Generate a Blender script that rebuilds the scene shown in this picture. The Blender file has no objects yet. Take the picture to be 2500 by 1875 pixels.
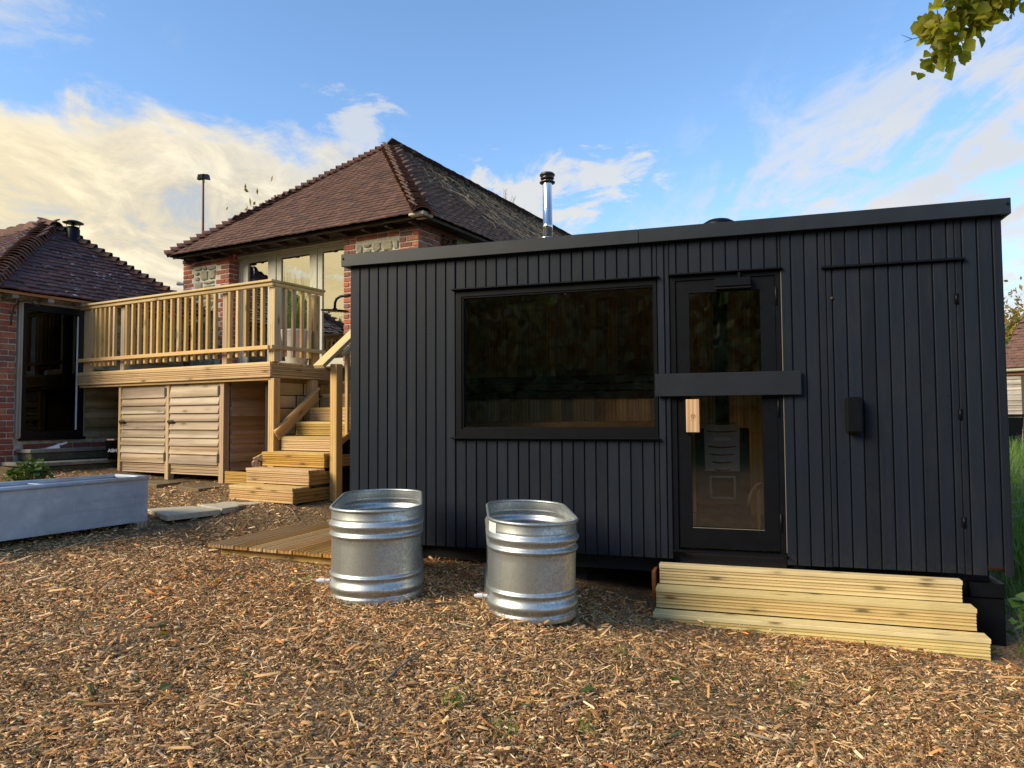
import bpy, bmesh, math, random
import numpy as np
from mathutils import Vector, Matrix, Euler
rnd = random.Random(7)
D = bpy.data
SC = bpy.context.scene
COL = SC.collection
R = math.radians

# ------------------------------------------------------------ camera, sky, sun, exposure
ZC = 1.45
cam = D.objects.new('camera', D.cameras.new('camera'))
COL.objects.link(cam)
cam.data.sensor_width = 36.0
cam.data.lens = 1753.97 / 2500 * 36
cam.data.clip_start = 0.05
cam.data.clip_end = 600
_p, _r = R(2.6071), R(-0.33614)
_a = Vector((1, 0, 0)); _b = Vector((0, -math.sin(_p), math.cos(_p))); _c = Vector((0, math.cos(_p), math.sin(_p)))
_ra = _a * math.cos(_r) + _b * math.sin(_r); _ub = _b * math.cos(_r) - _a * math.sin(_r)
cam.matrix_world = Matrix(((_ra.x, _ub.x, -_c.x, 0), (_ra.y, _ub.y, -_c.y, 0), (_ra.z, _ub.z, -_c.z, ZC), (0, 0, 0, 1)))
SC.camera = cam

SC.view_settings.view_transform = 'Standard'
SC.view_settings.look = 'None'
SC.view_settings.gamma = 1.0
SC.view_settings.use_curve_mapping = False
SC.view_settings.exposure = 1.55

SUN_DIR = Vector((-0.80, -0.38, 0.52)).normalized()          # towards the sun: low, left and a little behind the viewer
sun = D.objects.new('sun', D.lights.new('sun', 'SUN'))
COL.objects.link(sun)
sun.data.energy = 1.8
sun.data.angle = R(32)
sun.data.color = (1.0, 0.86, 0.62)
sun.rotation_euler = SUN_DIR.to_track_quat('Z', 'Y').to_euler()


class NT:
    """small helper for node trees"""
    def __init__(s, t):
        s.t = t; s.n = t.nodes; s.l = t.links
    def node(s, typ, **kw):
        n = s.n.new(typ)
        for k, v in kw.items():
            setattr(n, k, v)
        return n
    def put(s, sock, v):
        if hasattr(v, 'is_output') or isinstance(v, bpy.types.NodeSocket):
            s.l.new(v, sock)
        elif v is not None:
            sock.default_value = v
    def math(s, op, a, b=None, c=None, clamp=False):
        n = s.node('ShaderNodeMath', operation=op); n.use_clamp = clamp
        s.put(n.inputs[0], a)
        if b is not None: s.put(n.inputs[1], b)
        if c is not None: s.put(n.inputs[2], c)
        return n.outputs[0]
    def vmath(s, op, a, b=None):
        n = s.node('ShaderNodeVectorMath', operation=op)
        s.put(n.inputs[0], a)
        if b is not None: s.put(n.inputs[1], b)
        return n.outputs[0] if op != 'DOT_PRODUCT' else n.outputs[1]
    def noise(s, vec, scale, detail=2, rough=0.5, dist=0.0):
        n = s.node('ShaderNodeTexNoise')
        s.put(n.inputs['Vector'], vec); n.inputs['Scale'].default_value = scale
        n.inputs['Detail'].default_value = detail; n.inputs['Roughness'].default_value = rough
        n.inputs['Distortion'].default_value = dist
        return n.outputs['Fac']
    def voro(s, vec, scale, feature='F1', out='Distance', rand=1.0):
        n = s.node('ShaderNodeTexVoronoi', feature=feature)
        s.put(n.inputs['Vector'], vec); n.inputs['Scale'].default_value = scale
        n.inputs['Randomness'].default_value = rand
        return n.outputs[out]
    def step(s, v, a, b, lo=0.0, hi=1.0):
        n = s.node('ShaderNodeMapRange', interpolation_type='SMOOTHSTEP')
        s.put(n.inputs[0], v)
        for i, x in enumerate((a, b, lo, hi)):
            n.inputs[i + 1].default_value = x
        return n.outputs[0]
    def ramp(s, fac, stops):
        n = s.node('ShaderNodeValToRGB')
        e = n.color_ramp.elements
        while len(e) < len(stops): e.new(0.5)
        for i, (p, c) in enumerate(stops):
            e[i].position = p; e[i].color = (*c, 1) if len(c) == 3 else c
        s.put(n.inputs[0], fac)
        return n.outputs[0]
    def mix(s, f, a, b, mode='MIX'):
        n = s.node('ShaderNodeMix', data_type='RGBA', blend_type=mode)
        s.put(n.inputs[0], f)
        for i, v in ((6, a), (7, b)):
            if isinstance(v, (tuple, list)): v = (*v, 1) if len(v) == 3 else v
            s.put(n.inputs[i], v)
        return n.outputs[2]
    def scale_vec(s, vec, xyz):
        return s.vmath('MULTIPLY', vec, tuple(xyz))


W = D.worlds.new('World'); SC.world = W; W.use_nodes = True
def build_world():
    t = NT(W.node_tree); t.n.clear()
    out = t.node('ShaderNodeOutputWorld'); bg = t.node('ShaderNodeBackground')
    t.l.new(bg.outputs[0], out.inputs[0])
    sky = t.node('ShaderNodeTexSky', sky_type='NISHITA')
    sky.sun_disc = False
    sky.sun_elevation = math.asin(SUN_DIR.z)
    sky.sun_rotation = math.atan2(SUN_DIR.x, SUN_DIR.y)
    sky.air_density = 1.0; sky.dust_density = 0.4; sky.ozone_density = 2.2
    g = t.node('ShaderNodeTexCoord').outputs['Generated']
    d = t.vmath('NORMALIZE', g)
    sx = t.node('ShaderNodeSeparateXYZ'); t.l.new(d, sx.inputs[0])
    x, y, z = sx.outputs
    zp = t.math('MAXIMUM', z, 0.0)
    # clouds live on a high flat layer: direction / (z + k) is where the view ray meets it
    k = t.math('ADD', zp, 0.16)
    cx = t.math('DIVIDE', x, k); cy = t.math('DIVIDE', y, k)
    cv = t.node('ShaderNodeCombineXYZ'); t.l.new(cx, cv.inputs[0]); t.l.new(cy, cv.inputs[1])
    P = cv.outputs[0]
    # western bank, its edge ragged
    dw = t.math('MAXIMUM', t.vmath('DOT_PRODUCT', d, (-0.83, 0.55, 0.0)), t.math('MULTIPLY', t.vmath('DOT_PRODUCT', d, (-0.93, -0.36, 0.0)), 1.5))
    n1 = t.noise(P, 1.1, 7, 0.62, 0.3)
    n2 = t.noise(P, 3.6, 6, 0.62, 0.4)
    edge = t.math('SUBTRACT', dw, t.math('MULTIPLY', z, 5.0))
    edge = t.math('ADD', edge, t.math('MULTIPLY', t.math('SUBTRACT', n1, 0.5), 1.25))
    edge = t.math('ADD', edge, t.math('MULTIPLY', t.math('SUBTRACT', n2, 0.5), 0.75))
    bank = t.step(edge, -1.12, -0.88)
    bank = t.math('MULTIPLY', bank, t.step(t.math('ADD', dw, t.math('MULTIPLY', t.math('SUBTRACT', n1, 0.5), 0.25)), 0.60, 0.74))
    # eastern streaks (cirrus): noise stretched along one direction
    rot = t.node('ShaderNodeMapping'); t.l.new(P, rot.inputs[0])
    rot.inputs['Rotation'].default_value = (0, 0, R(4)); rot.inputs['Scale'].default_value = (3.4, 1.0, 1)
    c1 = t.noise(rot.outputs[0], 1.25, 9, 0.62, 0.7)
    c2 = t.noise(P, 0.9, 3, 0.5)
    de = t.vmath('DOT_PRODUCT', d, (0.80, 0.60, 0.0))
    emask = t.math('MULTIPLY', t.step(t.math('SUBTRACT', de, t.math('MULTIPLY', z, 0.45)), 0.50, 0.74), t.step(z, 0.62, 0.34))
    c4 = t.noise(t.scale_vec(P, (1.5, 1.0, 1)), 4.6, 7, 0.66, 0.6)
    cmix = t.math('ADD', t.math('MULTIPLY', c1, 0.58), t.math('MULTIPLY', c4, 0.42))
    cir = t.math('MULTIPLY', t.step(t.math('ADD', cmix, t.math('MULTIPLY', emask, 0.11)), 0.505, 0.665), emask)
    # a few separate small clouds, each at its own bearing
    wob = t.math('MULTIPLY', t.math('SUBTRACT', t.noise(P, 5.5, 7, 0.65, 0.5), 0.5), 0.20)
    def blob(az, el, rad, wide, amt):
        dv = (math.sin(R(az)) * math.cos(R(el)), math.cos(R(az)) * math.cos(R(el)), math.sin(R(el)))
        ln = t.node('ShaderNodeVectorMath', operation='LENGTH')
        t.l.new(t.scale_vec(t.vmath('SUBTRACT', d, dv), (1 / wide, 1, 1)), ln.inputs[0])
        return t.math('MULTIPLY', t.step(t.math('ADD', ln.outputs['Value'], wob), rad, rad * 0.25), amt)
    blobs = blob(-12.0, 21.8, .046, 1.2, .65)
    for q in ((-36.5, 27.5, .085, 1.2, .55), (1.5, 17.2, .046, 3.0, .85), (6.0, 18.2, .040, 2.4, .8), (-8.5, 15.5, .05, 2.0, .8)):
        blobs = t.math('MAXIMUM', blobs, blob(*q))
    # thin scraps low ahead and a few fair weather puffs
    c3 = t.noise(P, 2.1, 7, 0.6, 0.5)
    low = t.math('MULTIPLY', t.step(c3, 0.50, 0.66), t.math('MULTIPLY', t.step(z, 0.30, 0.16), 0.7))
    puff = t.math('MULTIPLY', t.step(t.noise(P, 1.9, 5, 0.55, 0.2), 0.62, 0.74), 0.22)
    glow = t.step(t.vmath('DOT_PRODUCT', d, (-0.93, -0.10, 0.12)), 0.10, 1.0)
    shade = t.noise(t.scale_vec(P, (1.5, 1.0, 1)), 2.6, 8, 0.66, 0.5)
    bankc = t.ramp(shade, [(0.36, (0.50, 0.50, 0.48)), (0.50, (0.74, 0.69, 0.58)), (0.62, (1.02, 0.94, 0.74))])
    bankc = t.mix(t.step(edge, -0.65, -0.98, 0, 0.6), bankc, (0.86, 0.83, 0.76))
    bankc = t.mix(t.math('MULTIPLY', glow, 0.75), bankc, (1.35, 1.05, 0.46))
    circ = t.mix(t.step(c2, 0.35, 0.65), (0.70, 0.72, 0.75), (0.88, 0.86, 0.82))
    S = 0.084                                                   # background strength
    col = sky.outputs[0]
    # tune the clear sky's own brightness (haze-free blue)
    tint = t.mix(1.0, col, (0.88, 1.00, 1.08), 'MULTIPLY')
    def cl(c):
        n = t.node('ShaderNodeVectorMath', operation='SCALE'); t.l.new(c, n.inputs[0]); n.inputs['Scale'].default_value = CLOUD / S
        return n.outputs[0]
    CLOUD = 0.355
    hz = t.math('MULTIPLY', t.step(z, 0.30, 0.02), 0.45)
    tint = t.mix(hz, tint, cl(t.mix(0.0, (0.50, 0.66, 0.80), (0, 0, 0))))
    m = t.mix(puff, tint, cl(t.mix(0.0, (0.66, 0.66, 0.64), (0, 0, 0))))
    m = t.mix(blobs, m, cl(t.mix(0.0, (0.80, 0.78, 0.73), (0, 0, 0))))
    m = t.mix(low, m, cl(t.mix(0.0, (0.78, 0.76, 0.70), (0, 0, 0))))
    m = t.mix(t.math('MULTIPLY', cir, 0.95), m, cl(circ))
    bank = t.math('MULTIPLY', bank, t.step(shade, 0.30, 0.46, 0.62, 1.0))
    m = t.mix(bank, m, cl(bankc))
    t.l.new(m, bg.inputs['Color']); bg.inputs['Strength'].default_value = S
build_world()

# ------------------------------------------------------------ mesh helpers
class MB:
    def __init__(s): s.v = []; s.f = []
    def add(s, v, f):
        o = len(s.v); s.v += [tuple(q) for q in v]; s.f += [tuple(i + o for i in q) for q in f]; return s
    def box(s, x0, x1, y0, y1, z0, z1, c=0.0, M=None):
        if c <= 0:
            v = [(x0,y0,z0),(x1,y0,z0),(x1,y1,z0),(x0,y1,z0),(x0,y0,z1),(x1,y0,z1),(x1,y1,z1),(x0,y1,z1)]
            f = [(3,2,1,0),(4,5,6,7),(0,1,5,4),(1,2,6,5),(2,3,7,6),(3,0,4,7)]
        else:
            v = []; idx = {}
            for sx in (0, 1):
                for sy in (0, 1):
                    for sz in (0, 1):
                        X = (x0, x1)[sx]; Y = (y0, y1)[sy]; Z = (z0, z1)[sz]
                        dx = (c, -c)[sx]; dy = (c, -c)[sy]; dz = (c, -c)[sz]
                        idx[sx, sy, sz] = (len(v), len(v) + 1, len(v) + 2)
                        v += [(X, Y + dy, Z + dz), (X + dx, Y, Z + dz), (X + dx, Y + dy, Z)]
            g = lambda a, b, d, i: idx[a, b, d][i]
            f = []
            for q in (0, 1):
                f.append((g(q,0,0,0), g(q,1,0,0), g(q,1,1,0), g(q,0,1,0)))
                f.append((g(0,q,0,1), g(1,q,0,1), g(1,q,1,1), g(0,q,1,1)))
                f.append((g(0,0,q,2), g(1,0,q,2), g(1,1,q,2), g(0,1,q,2)))
            for a in (0, 1):
                for b in (0, 1):
                    f.append((g(a,b,0,0), g(a,b,1,0), g(a,b,1,1), g(a,b,0,1)))
                    f.append((g(a,0,b,0), g(a,1,b,0), g(a,1,b,2), g(a,0,b,2)))
                    f.append((g(0,a,b,1), g(1,a,b,1), g(1,a,b,2), g(0,a,b,2)))
                    for d_ in (0, 1):
                        f.append(idx[a, b, d_])
        if M is not None: v = [tuple(M @ Vector(q)) for q in v]
        return s.add(v, f)
    def prism(s, prof, a0, a1, axis='x'):
        n = len(prof); v = []
        for a in (a0, a1):
            for (p, q) in prof:
                v.append({'x': (a, p, q), 'y': (p, a, q), 'z': (p, q, a)}[axis])
        f = [tuple(range(n))[::-1], tuple(range(n, 2 * n))]
        f += [(i, (i + 1) % n, n + (i + 1) % n, n + i) for i in range(n)]
        return s.add(v, f)
    def tube(s, pts, rad, n=8, cap=True):
        pts = [Vector(p) for p in pts]
        if not isinstance(rad, (list, tuple)): rad = [rad] * len(pts)
        v = []; ref = None
        for i, p in enumerate(pts):
            t = (pts[min(i + 1, len(pts) - 1)] - pts[max(i - 1, 0)]).normalized()
            if ref is None: ref = t.orthogonal().normalized()
            ref = (ref - t * ref.dot(t))
            ref = ref.normalized() if ref.length > 1e-6 else t.orthogonal().normalized()
            b = t.cross(ref)
            for k in range(n):
                a = 2 * math.pi * k / n
                v.append(p + (ref * math.cos(a) + b * math.sin(a)) * rad[i])
        f = []
        for i in range(len(pts) - 1):
            for k in range(n):
                f.append((i*n+k, i*n+(k+1) % n, (i+1)*n+(k+1) % n, (i+1)*n+k))
        if cap:
            f.append(tuple(range(n))[::-1]); f.append(tuple(range((len(pts)-1)*n, len(pts)*n)))
        return s.add(v, f)
    def lathe(s, prof, n=32, c=(0, 0, 0), close=False):
        v = []
        for (r, z) in prof:
            for k in range(n):
                a = 2 * math.pi * k / n
                v.append((c[0] + r * math.cos(a), c[1] + r * math.sin(a), c[2] + z))
        f = [(i*n+k, i*n+(k+1) % n, (i+1)*n+(k+1) % n, (i+1)*n+k) for i in range(len(prof)-1) for k in range(n)]
        if close:
            f.append(tuple(range(n))[::-1]); f.append(tuple(range((len(prof)-1)*n, len(prof)*n)))
        return s.add(v, f)
    def mesh(s, name, mat=None, smooth=False, fix=True):
        m = D.meshes.new(name); m.from_pydata(s.v, [], s.f)
        if fix:
            bm = bmesh.new(); bm.from_mesh(m); bmesh.ops.recalc_face_normals(bm, faces=bm.faces); bm.to_mesh(m); bm.free()
        if smooth: m.polygons.foreach_set('use_smooth', [True] * len(m.polygons))
        if mat: m.materials.append(mat)
        m.update(); return m
    def obj(s, name, mat, parent=None, loc=(0, 0, 0), rot=(0, 0, 0), smooth=False, fix=True):
        return piece(name, s.mesh(name, mat, smooth, fix), parent, loc, rot)

def piece(name, mesh, parent=None, loc=(0, 0, 0), rot=(0, 0, 0), scale=None):
    o = D.objects.new(name, mesh); COL.objects.link(o)
    o.location = loc; o.rotation_euler = rot
    if scale: o.scale = scale
    if parent: o.parent = parent
    return o
def thing(name, label, cat, loc=(0, 0, 0), rz=0.0, group=None):
    o = D.objects.new(name, None); COL.objects.link(o); o.empty_display_size = 0.2
    o.location = loc; o.rotation_euler = (0, 0, rz)
    return tag(o, label, cat, group)
def tag(o, label, cat, group=None):
    o['label'] = label; o['category'] = cat
    if group: o['group'] = group
    return o
def kind(o, k): o['kind'] = k; return o
_cache = {}
def boxmesh(dx, dy, dz, mat, c=0.003):
    key = (round(dx, 4), round(dy, 4), round(dz, 4), mat.name, c)
    if key not in _cache:
        _cache[key] = MB().box(-dx/2, dx/2, -dy/2, dy/2, -dz/2, dz/2, c).mesh('board', mat)
    return _cache[key]
def slab(name, parent, mat, x0, x1, y0, y1, z0, z1, c=0.003, rot=(0, 0, 0)):
    """one timber / plate as an object of its own with its origin in its middle"""
    return piece(name, boxmesh(x1 - x0, y1 - y0, z1 - z0, mat, c), parent, ((x0+x1)/2, (y0+y1)/2, (z0+z1)/2), rot)
def groovemesh(L, Wd, T, mat, n=7):
    """decking board: length X, width Y, thickness Z, grooves in its +Z face"""
    key = ('g', round(L, 4), Wd, T, mat.name, n)
    if key not in _cache:
        pr = [(-Wd/2, -T/2), (Wd/2, -T/2), (Wd/2, T/2 - .003), (Wd/2 - .003, T/2)]
        p = (Wd - 0.012) / n; gd = 0.009
        for i in range(n):
            e = Wd/2 - 0.006 - i * p
            if i > 0:
                pr += [(e + p*0.26, T/2), (e + p*0.17, T/2 - gd), (e - p*0.17, T/2 - gd), (e - p*0.26, T/2)]
        pr += [(-Wd/2 + .003, T/2), (-Wd/2, T/2 - .003)]
        _cache[key] = MB().prism(pr, -L/2, L/2, 'x').mesh('decking', mat)
    return _cache[key]

# ------------------------------------------------------------ materials
def newmat(name):
    m = D.materials.new(name); m.use_nodes = True
    t = NT(m.node_tree); t.n.clear()
    out = t.node('ShaderNodeOutputMaterial'); b = t.node('ShaderNodeBsdfPrincipled')
    t.l.new(b.outputs[0], out.inputs[0]); t.b = b; t.out = out
    return m, t
def bump(t, h, strength=0.3, dist=0.01):
    n = t.node('ShaderNodeBump'); n.inputs['Strength'].default_value = strength; n.inputs['Distance'].default_value = dist
    t.l.new(h, n.inputs['Height']); t.l.new(n.outputs[0], t.b.inputs['Normal'])
def objco(t):
    co = t.node('ShaderNodeTexCoord').outputs['Object']
    rn = t.node('ShaderNodeObjectInfo').outputs['Random']
    off = t.node('ShaderNodeCombineXYZ')
    t.l.new(t.math('MULTIPLY', rn, 37.0), off.inputs[0]); t.l.new(t.math('MULTIPLY', rn, 91.0), off.inputs[1]); t.l.new(t.math('MULTIPLY', rn, 53.0), off.inputs[2])
    return t.vmath('ADD', co, off.outputs[0]), rn, co
def wood(name, c_lo, c_hi, axis='x', rough=0.62, knots=0.5, var=0.22, stain=None, wet=0.0, grain=1.0):
    m, t = newmat(name)
    v, rn, co = objco(t)
    sc = {'x': (1.3, 26, 26), 'y': (26, 1.3, 26), 'z': (26, 26, 1.3)}[axis]
    gv = t.scale_vec(v, sc)
    g1 = t.noise(gv, 1.0, 5, 0.6, 0.8)
    ring = t.scale_vec(v, tuple(a * 0.35 for a in sc))
    wv = t.node('ShaderNodeTexWave', wave_type='BANDS', bands_direction={'x': 'Y', 'y': 'X', 'z': 'X'}[axis])
    t.l.new(ring, wv.inputs['Vector']); wv.inputs['Scale'].default_value = 0.9; wv.inputs['Distortion'].default_value = 5.0
    wv.inputs['Detail'].default_value = 3; wv.inputs['Detail Scale'].default_value = 0.7
    f = t.math('ADD', t.math('MULTIPLY', g1, 0.62), t.math('MULTIPLY', wv.outputs['Fac'], 0.38 * grain))
    col = t.ramp(f, [(0.25, c_lo), (0.72, c_hi)])
    # every board has its own tone
    hs = t.node('ShaderNodeHueSaturation')
    t.l.new(col, hs.inputs['Color'])
    t.l.new(t.math('ADD', t.math('MULTIPLY', rn, 2 * var), 1.0 - var), hs.inputs['Value'])
    rn2 = t.math('FRACT', t.math('MULTIPLY', rn, 17.3))
    t.l.new(t.math('ADD', t.math('MULTIPLY', rn2, 0.30), 0.85), hs.inputs['Saturation'])
    t.l.new(t.math('ADD', t.math('MULTIPLY', t.math('FRACT', t.math('MULTIPLY', rn, 7.7)), 0.016), 0.492), hs.inputs['Hue'])
    col = hs.outputs[0]
    if knots > 0:
        ks = {'x': (2.6, 9, 9), 'y': (9, 2.6, 9), 'z': (9, 9, 2.6)}[axis]
        kd = t.voro(t.scale_vec(v, ks), 1.0)
        kn = t.math('MULTIPLY', t.step(kd, 0.17, 0.05), knots)
        halo = t.math('MULTIPLY', t.step(kd, 0.34, 0.10), knots * 0.45)
        col = t.mix(halo, col, tuple(a * 0.62 for a in c_lo))
        col = t.mix(kn, col, tuple(a * 0.22 for a in c_lo))
    bl = t.noise(co, 1.7, 4, 0.6)
    col = t.mix(t.step(bl, 0.50, 0.72, 0, 0.30), col, tuple(a * 0.55 for a in c_lo))
    if stain:
        sn = t.noise(v, 3.2, 5, 0.65)
        col = t.mix(t.step(sn, 0.52, 0.66, 0, 0.75), col, stain)
    t.l.new(col, t.b.inputs['Base Color'])
    if wet > 0:
        t.l.new(t.step(bl, 0.40, 0.60, rough, rough - wet), t.b.inputs['Roughness'])
    else:
        t.b.inputs['Roughness'].default_value = rough
    t.b.inputs['Specular IOR Level'].default_value = 0.3
    bump(t, g1, 0.25, 0.004)
    return m
def plain(name, col, rough=0.5, metal=0.0, nz=0.0, scale=8.0, spec=0.5, bmp=0.0, bscale=60, col2=None, pervar=0.0):
    m, t = newmat(name)
    v, rn, co = objco(t)
    c = col2 or tuple(min(1, a * (1 + nz)) for a in col)
    lo = col if col2 else tuple(a * (1 - nz) for a in col)
    n = t.noise(v, scale, 5, 0.6)
    cc = t.ramp(n, [(0.32, lo), (0.68, c)])
    if pervar:
        hs = t.node('ShaderNodeHueSaturation'); t.l.new(cc, hs.inputs['Color'])
        t.l.new(t.math('ADD', t.math('MULTIPLY', rn, 2 * pervar), 1 - pervar), hs.inputs['Value']); cc = hs.outputs[0]
    t.l.new(cc, t.b.inputs['Base Color'])
    t.b.inputs['Roughness'].default_value = rough; t.b.inputs['Metallic'].default_value = metal
    t.b.inputs['Specular IOR Level'].default_value = spec
    if bmp: bump(t, t.noise(v, bscale, 4, 0.6), bmp, 0.01)
    return m
def pieces_mat(name, cols, rough=0.8, bmp=0.5, bscale=40, moss=None, spots=None, mossamt=(0.5, 0.7)):
    """tiles, bricks, stones: the piece's own random number picks its colour, noise weathers it"""
    m, t = newmat(name)
    v, rn, co = objco(t)
    isl = t.node('ShaderNodeNewGeometry').outputs['Random Per Island']
    rn = t.math('FRACT', t.math('ADD', rn, isl))
    n = len(cols)
    base = t.ramp(rn, [(i / max(1, n - 1), c) for i, c in enumerate(cols)])
    g = t.noise(v, 14, 6, 0.65)
    col = t.mix(t.step(g, 0.35, 0.70, 0.0, 0.55), base, tuple(sum(c[i] for c in cols) / n * 0.45 for i in range(3)))
    g2 = t.noise(v, 60, 3, 0.6)
    col = t.mix(t.step(g2, 0.55, 0.75, 0, 0.35), col, tuple(min(1, sum(c[i] for c in cols) / n * 1.7) for i in range(3)))
    if moss:
        col = t.mix(t.step(t.noise(v, 5, 5, 0.65), mossamt[0], mossamt[1], 0, 0.8), col, moss)
    if spots:
        col = t.mix(t.step(t.noise(v, 9, 3, 0.5), 0.66, 0.71, 0, 0.9), col, spots)
    t.l.new(col, t.b.inputs['Base Color']); t.b.inputs['Roughness'].default_value = rough
    t.b.inputs['Specular IOR Level'].default_value = 0.3
    bump(t, t.math('ADD', g, t.math('MULTIPLY', g2, 0.5)), bmp, 0.012)
    return m

PINE = ((0.43, 0.27, 0.095), (0.62, 0.43, 0.19))
M = {}
for ax in 'xyz':
    M['pine_' + ax] = wood('treated pine along ' + ax, *PINE, axis=ax, knots=0.75)
M['pine_wet'] = wood('wet treated pine', (0.38, 0.21, 0.065), (0.60, 0.40, 0.16), 'x', rough=0.5, knots=0.7, wet=0.22, var=0.10)
M['pine_new'] = wood('new pale treated pine', (0.56, 0.42, 0.175), (0.74, 0.60, 0.30), 'x', knots=0.85, var=0.10)
M['pine_pallet'] = wood('weathered decking', (0.25, 0.135, 0.045), (0.46, 0.29, 0.115), 'x', rough=0.5, knots=0.3, wet=0.15)
M['pale_post'] = wood('pale weathered pine', (0.40, 0.29, 0.18), (0.56, 0.42, 0.28), 'z', knots=0.7)
M['larch_x'] = wood('weathered larch board', (0.21, 0.145, 0.085), (0.48, 0.375, 0.255), 'x', knots=0.65, var=0.12, grain=1.3)
M['larch_y'] = wood('larch with shade in colour', (0.27, 0.165, 0.085), (0.42, 0.28, 0.165), 'x', knots=0.5, var=0.18)  # shade of the end wall and back is put into this browner colour
M['larch_z'] = wood('larch post', (0.34, 0.22, 0.12), (0.52, 0.37, 0.22), 'z', knots=0.4)
M['mossy'] = wood('mossy old board', (0.17, 0.14, 0.07), (0.32, 0.27, 0.15), 'x', knots=0.2, stain=(0.10, 0.12, 0.045))
M['greywood'] = wood('silvered old timber', (0.17, 0.15, 0.125), (0.36, 0.33, 0.28), 'z', knots=0.2)
M['greywood_x'] = wood('silvered weatherboard', (0.20, 0.17, 0.145), (0.44, 0.40, 0.36), 'x', knots=0.3, var=0.25)
M['sauna_wood'] = wood('warm cladding inside', (0.48, 0.29, 0.13), (0.70, 0.46, 0.24), 'z', knots=0.3, var=0.3)
M['bench_dark'] = wood('dark bench slat', (0.028, 0.02, 0.014), (0.06, 0.042, 0.03), 'x', knots=0.1)
M['bench_wood'] = wood('bench timber', (0.36, 0.19, 0.08), (0.58, 0.36, 0.18), 'x', knots=0.2)
M['handle'] = wood('cherry handle plate', (0.42, 0.235, 0.125), (0.62, 0.40, 0.24), 'z', knots=0.7, var=0.02)
M['burnt'] = plain('burnt mark', (0.14, 0.065, 0.03), 0.8)
M['log'] = wood('split log', (0.30, 0.17, 0.08), (0.50, 0.33, 0.18), 'y', knots=0.2)
M['redwood_dk'] = wood('dark eaves timber', (0.025, 0.016, 0.012), (0.05, 0.032, 0.022), 'x', knots=0.1)
M['redwood'] = wood('red stained timber', (0.22, 0.07, 0.02), (0.36, 0.13, 0.035), 'x', knots=0.2)

def paint():
    m, t = newmat('black painted timber')
    v, rn, co = objco(t)
    g = t.noise(t.scale_vec(v, (40, 40, 1.5)), 1.0, 4, 0.6)
    col = t.ramp(g, [(0.3, (0.0085, 0.0122, 0.0195)), (0.7, (0.0115, 0.0157, 0.0245))])
    hs = t.node('ShaderNodeHueSaturation'); t.l.new(col, hs.inputs['Color'])
    t.l.new(t.math('ADD', t.math('MULTIPLY', rn, 0.34), 0.83), hs.inputs['Value'])
    # sparse rain drops in patches
    dr = t.voro(v, 55)
    patch = t.step(t.noise(v, 3.0, 3, 0.6), 0.52, 0.62)
    spot = t.math('MULTIPLY', t.step(dr, 0.22, 0.14), patch)
    spot = t.math('MULTIPLY', spot, t.step(t.noise(v, 21, 1, 0.5), 0.50, 0.56))
    pos = t.node('ShaderNodeNewGeometry').outputs['Position']
    ps = t.node('ShaderNodeSeparateXYZ'); t.l.new(pos, ps.inputs[0])
    mud = t.math('MULTIPLY', t.step(t.math('ADD', ps.outputs[2], t.math('MULTIPLY', t.noise(pos, 9, 5, 0.7), 0.5)), 0.85, 0.45), t.step(t.noise(pos, 34, 4, 0.65), 0.40, 0.62))
    dust = t.math('MULTIPLY', t.step(t.noise(t.scale_vec(pos, (3, 3, 1.0)), 1.6, 6, 0.7), 0.45, 0.75), 0.22)
    pc = t.mix(t.math('MULTIPLY', mud, 0.30), hs.outputs[0], (0.05, 0.038, 0.026))
    pc = t.mix(dust, pc, (0.035, 0.035, 0.036))
    col = t.mix(spot, pc, (0.004, 0.004, 0.006))
    t.l.new(col, t.b.inputs['Base Color'])
    t.l.new(t.math('SUBTRACT', 0.46, t.math('MULTIPLY', spot, 0.38)), t.b.inputs['Roughness'])
    t.b.inputs['Specular IOR Level'].default_value = 0.20
    bump(t, t.math('ADD', t.math('MULTIPLY', g, 0.5), spot), 0.12, 0.003)
    return m
M['paint'] = paint()
M['metal_black'] = plain('dark coated metal', (0.0035, 0.0043, 0.0062), 0.42, 0.0, 0.2, 12, 0.16)
M['trim_grey'] = plain('dark roof edge metal', (0.015, 0.019, 0.025), 0.40, 0.25, 0.15, 6)
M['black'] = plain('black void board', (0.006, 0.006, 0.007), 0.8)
M['gap'] = plain('gap behind boards', (0.008, 0.009, 0.011), 0.7)
M['rubber'] = plain('black rubber', (0.012, 0.012, 0.013), 0.6)
M['roof_felt'] = plain('roof membrane', (0.03, 0.03, 0.032), 0.7, 0, 0.2)
M['brass'] = plain('bare frame edge', (0.20, 0.17, 0.13), 0.5)
M['steel'] = plain('stainless steel', (0.66, 0.65, 0.63), 0.10, 1.0, 0.04)
M['dark_steel'] = plain('blackened steel cap', (0.10, 0.085, 0.08), 0.3, 0.9, 0.2)
M['cream'] = plain('sage cream paint', (0.44, 0.43, 0.35), 0.5, 0, 0.06, 5)
M['pipe_grey'] = plain('grey pipe', (0.38, 0.38, 0.37), 0.4)
M['white_pot'] = plain('white glazed pot', (0.72, 0.71, 0.69), 0.35, 0, 0.03)
M['plastic_white'] = plain('white plastic', (0.72, 0.72, 0.72), 0.4)
M['mortar'] = plain('lime mortar', (0.46, 0.43, 0.36), 0.9, 0, 0.25, 18, 0.2, 0.6, 70)
M['mortar_dark'] = plain('old mortar', (0.46, 0.41, 0.33), 0.9, 0, 0.3, 14, 0.2, 0.6, 70)
M['brick'] = pieces_mat('red brick', [(0.30, 0.075, 0.045), (0.36, 0.095, 0.05), (0.22, 0.07, 0.05), (0.40, 0.13, 0.07), (0.17, 0.09, 0.075), (0.33, 0.08, 0.05)], 0.85, 0.5, 40)
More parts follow.
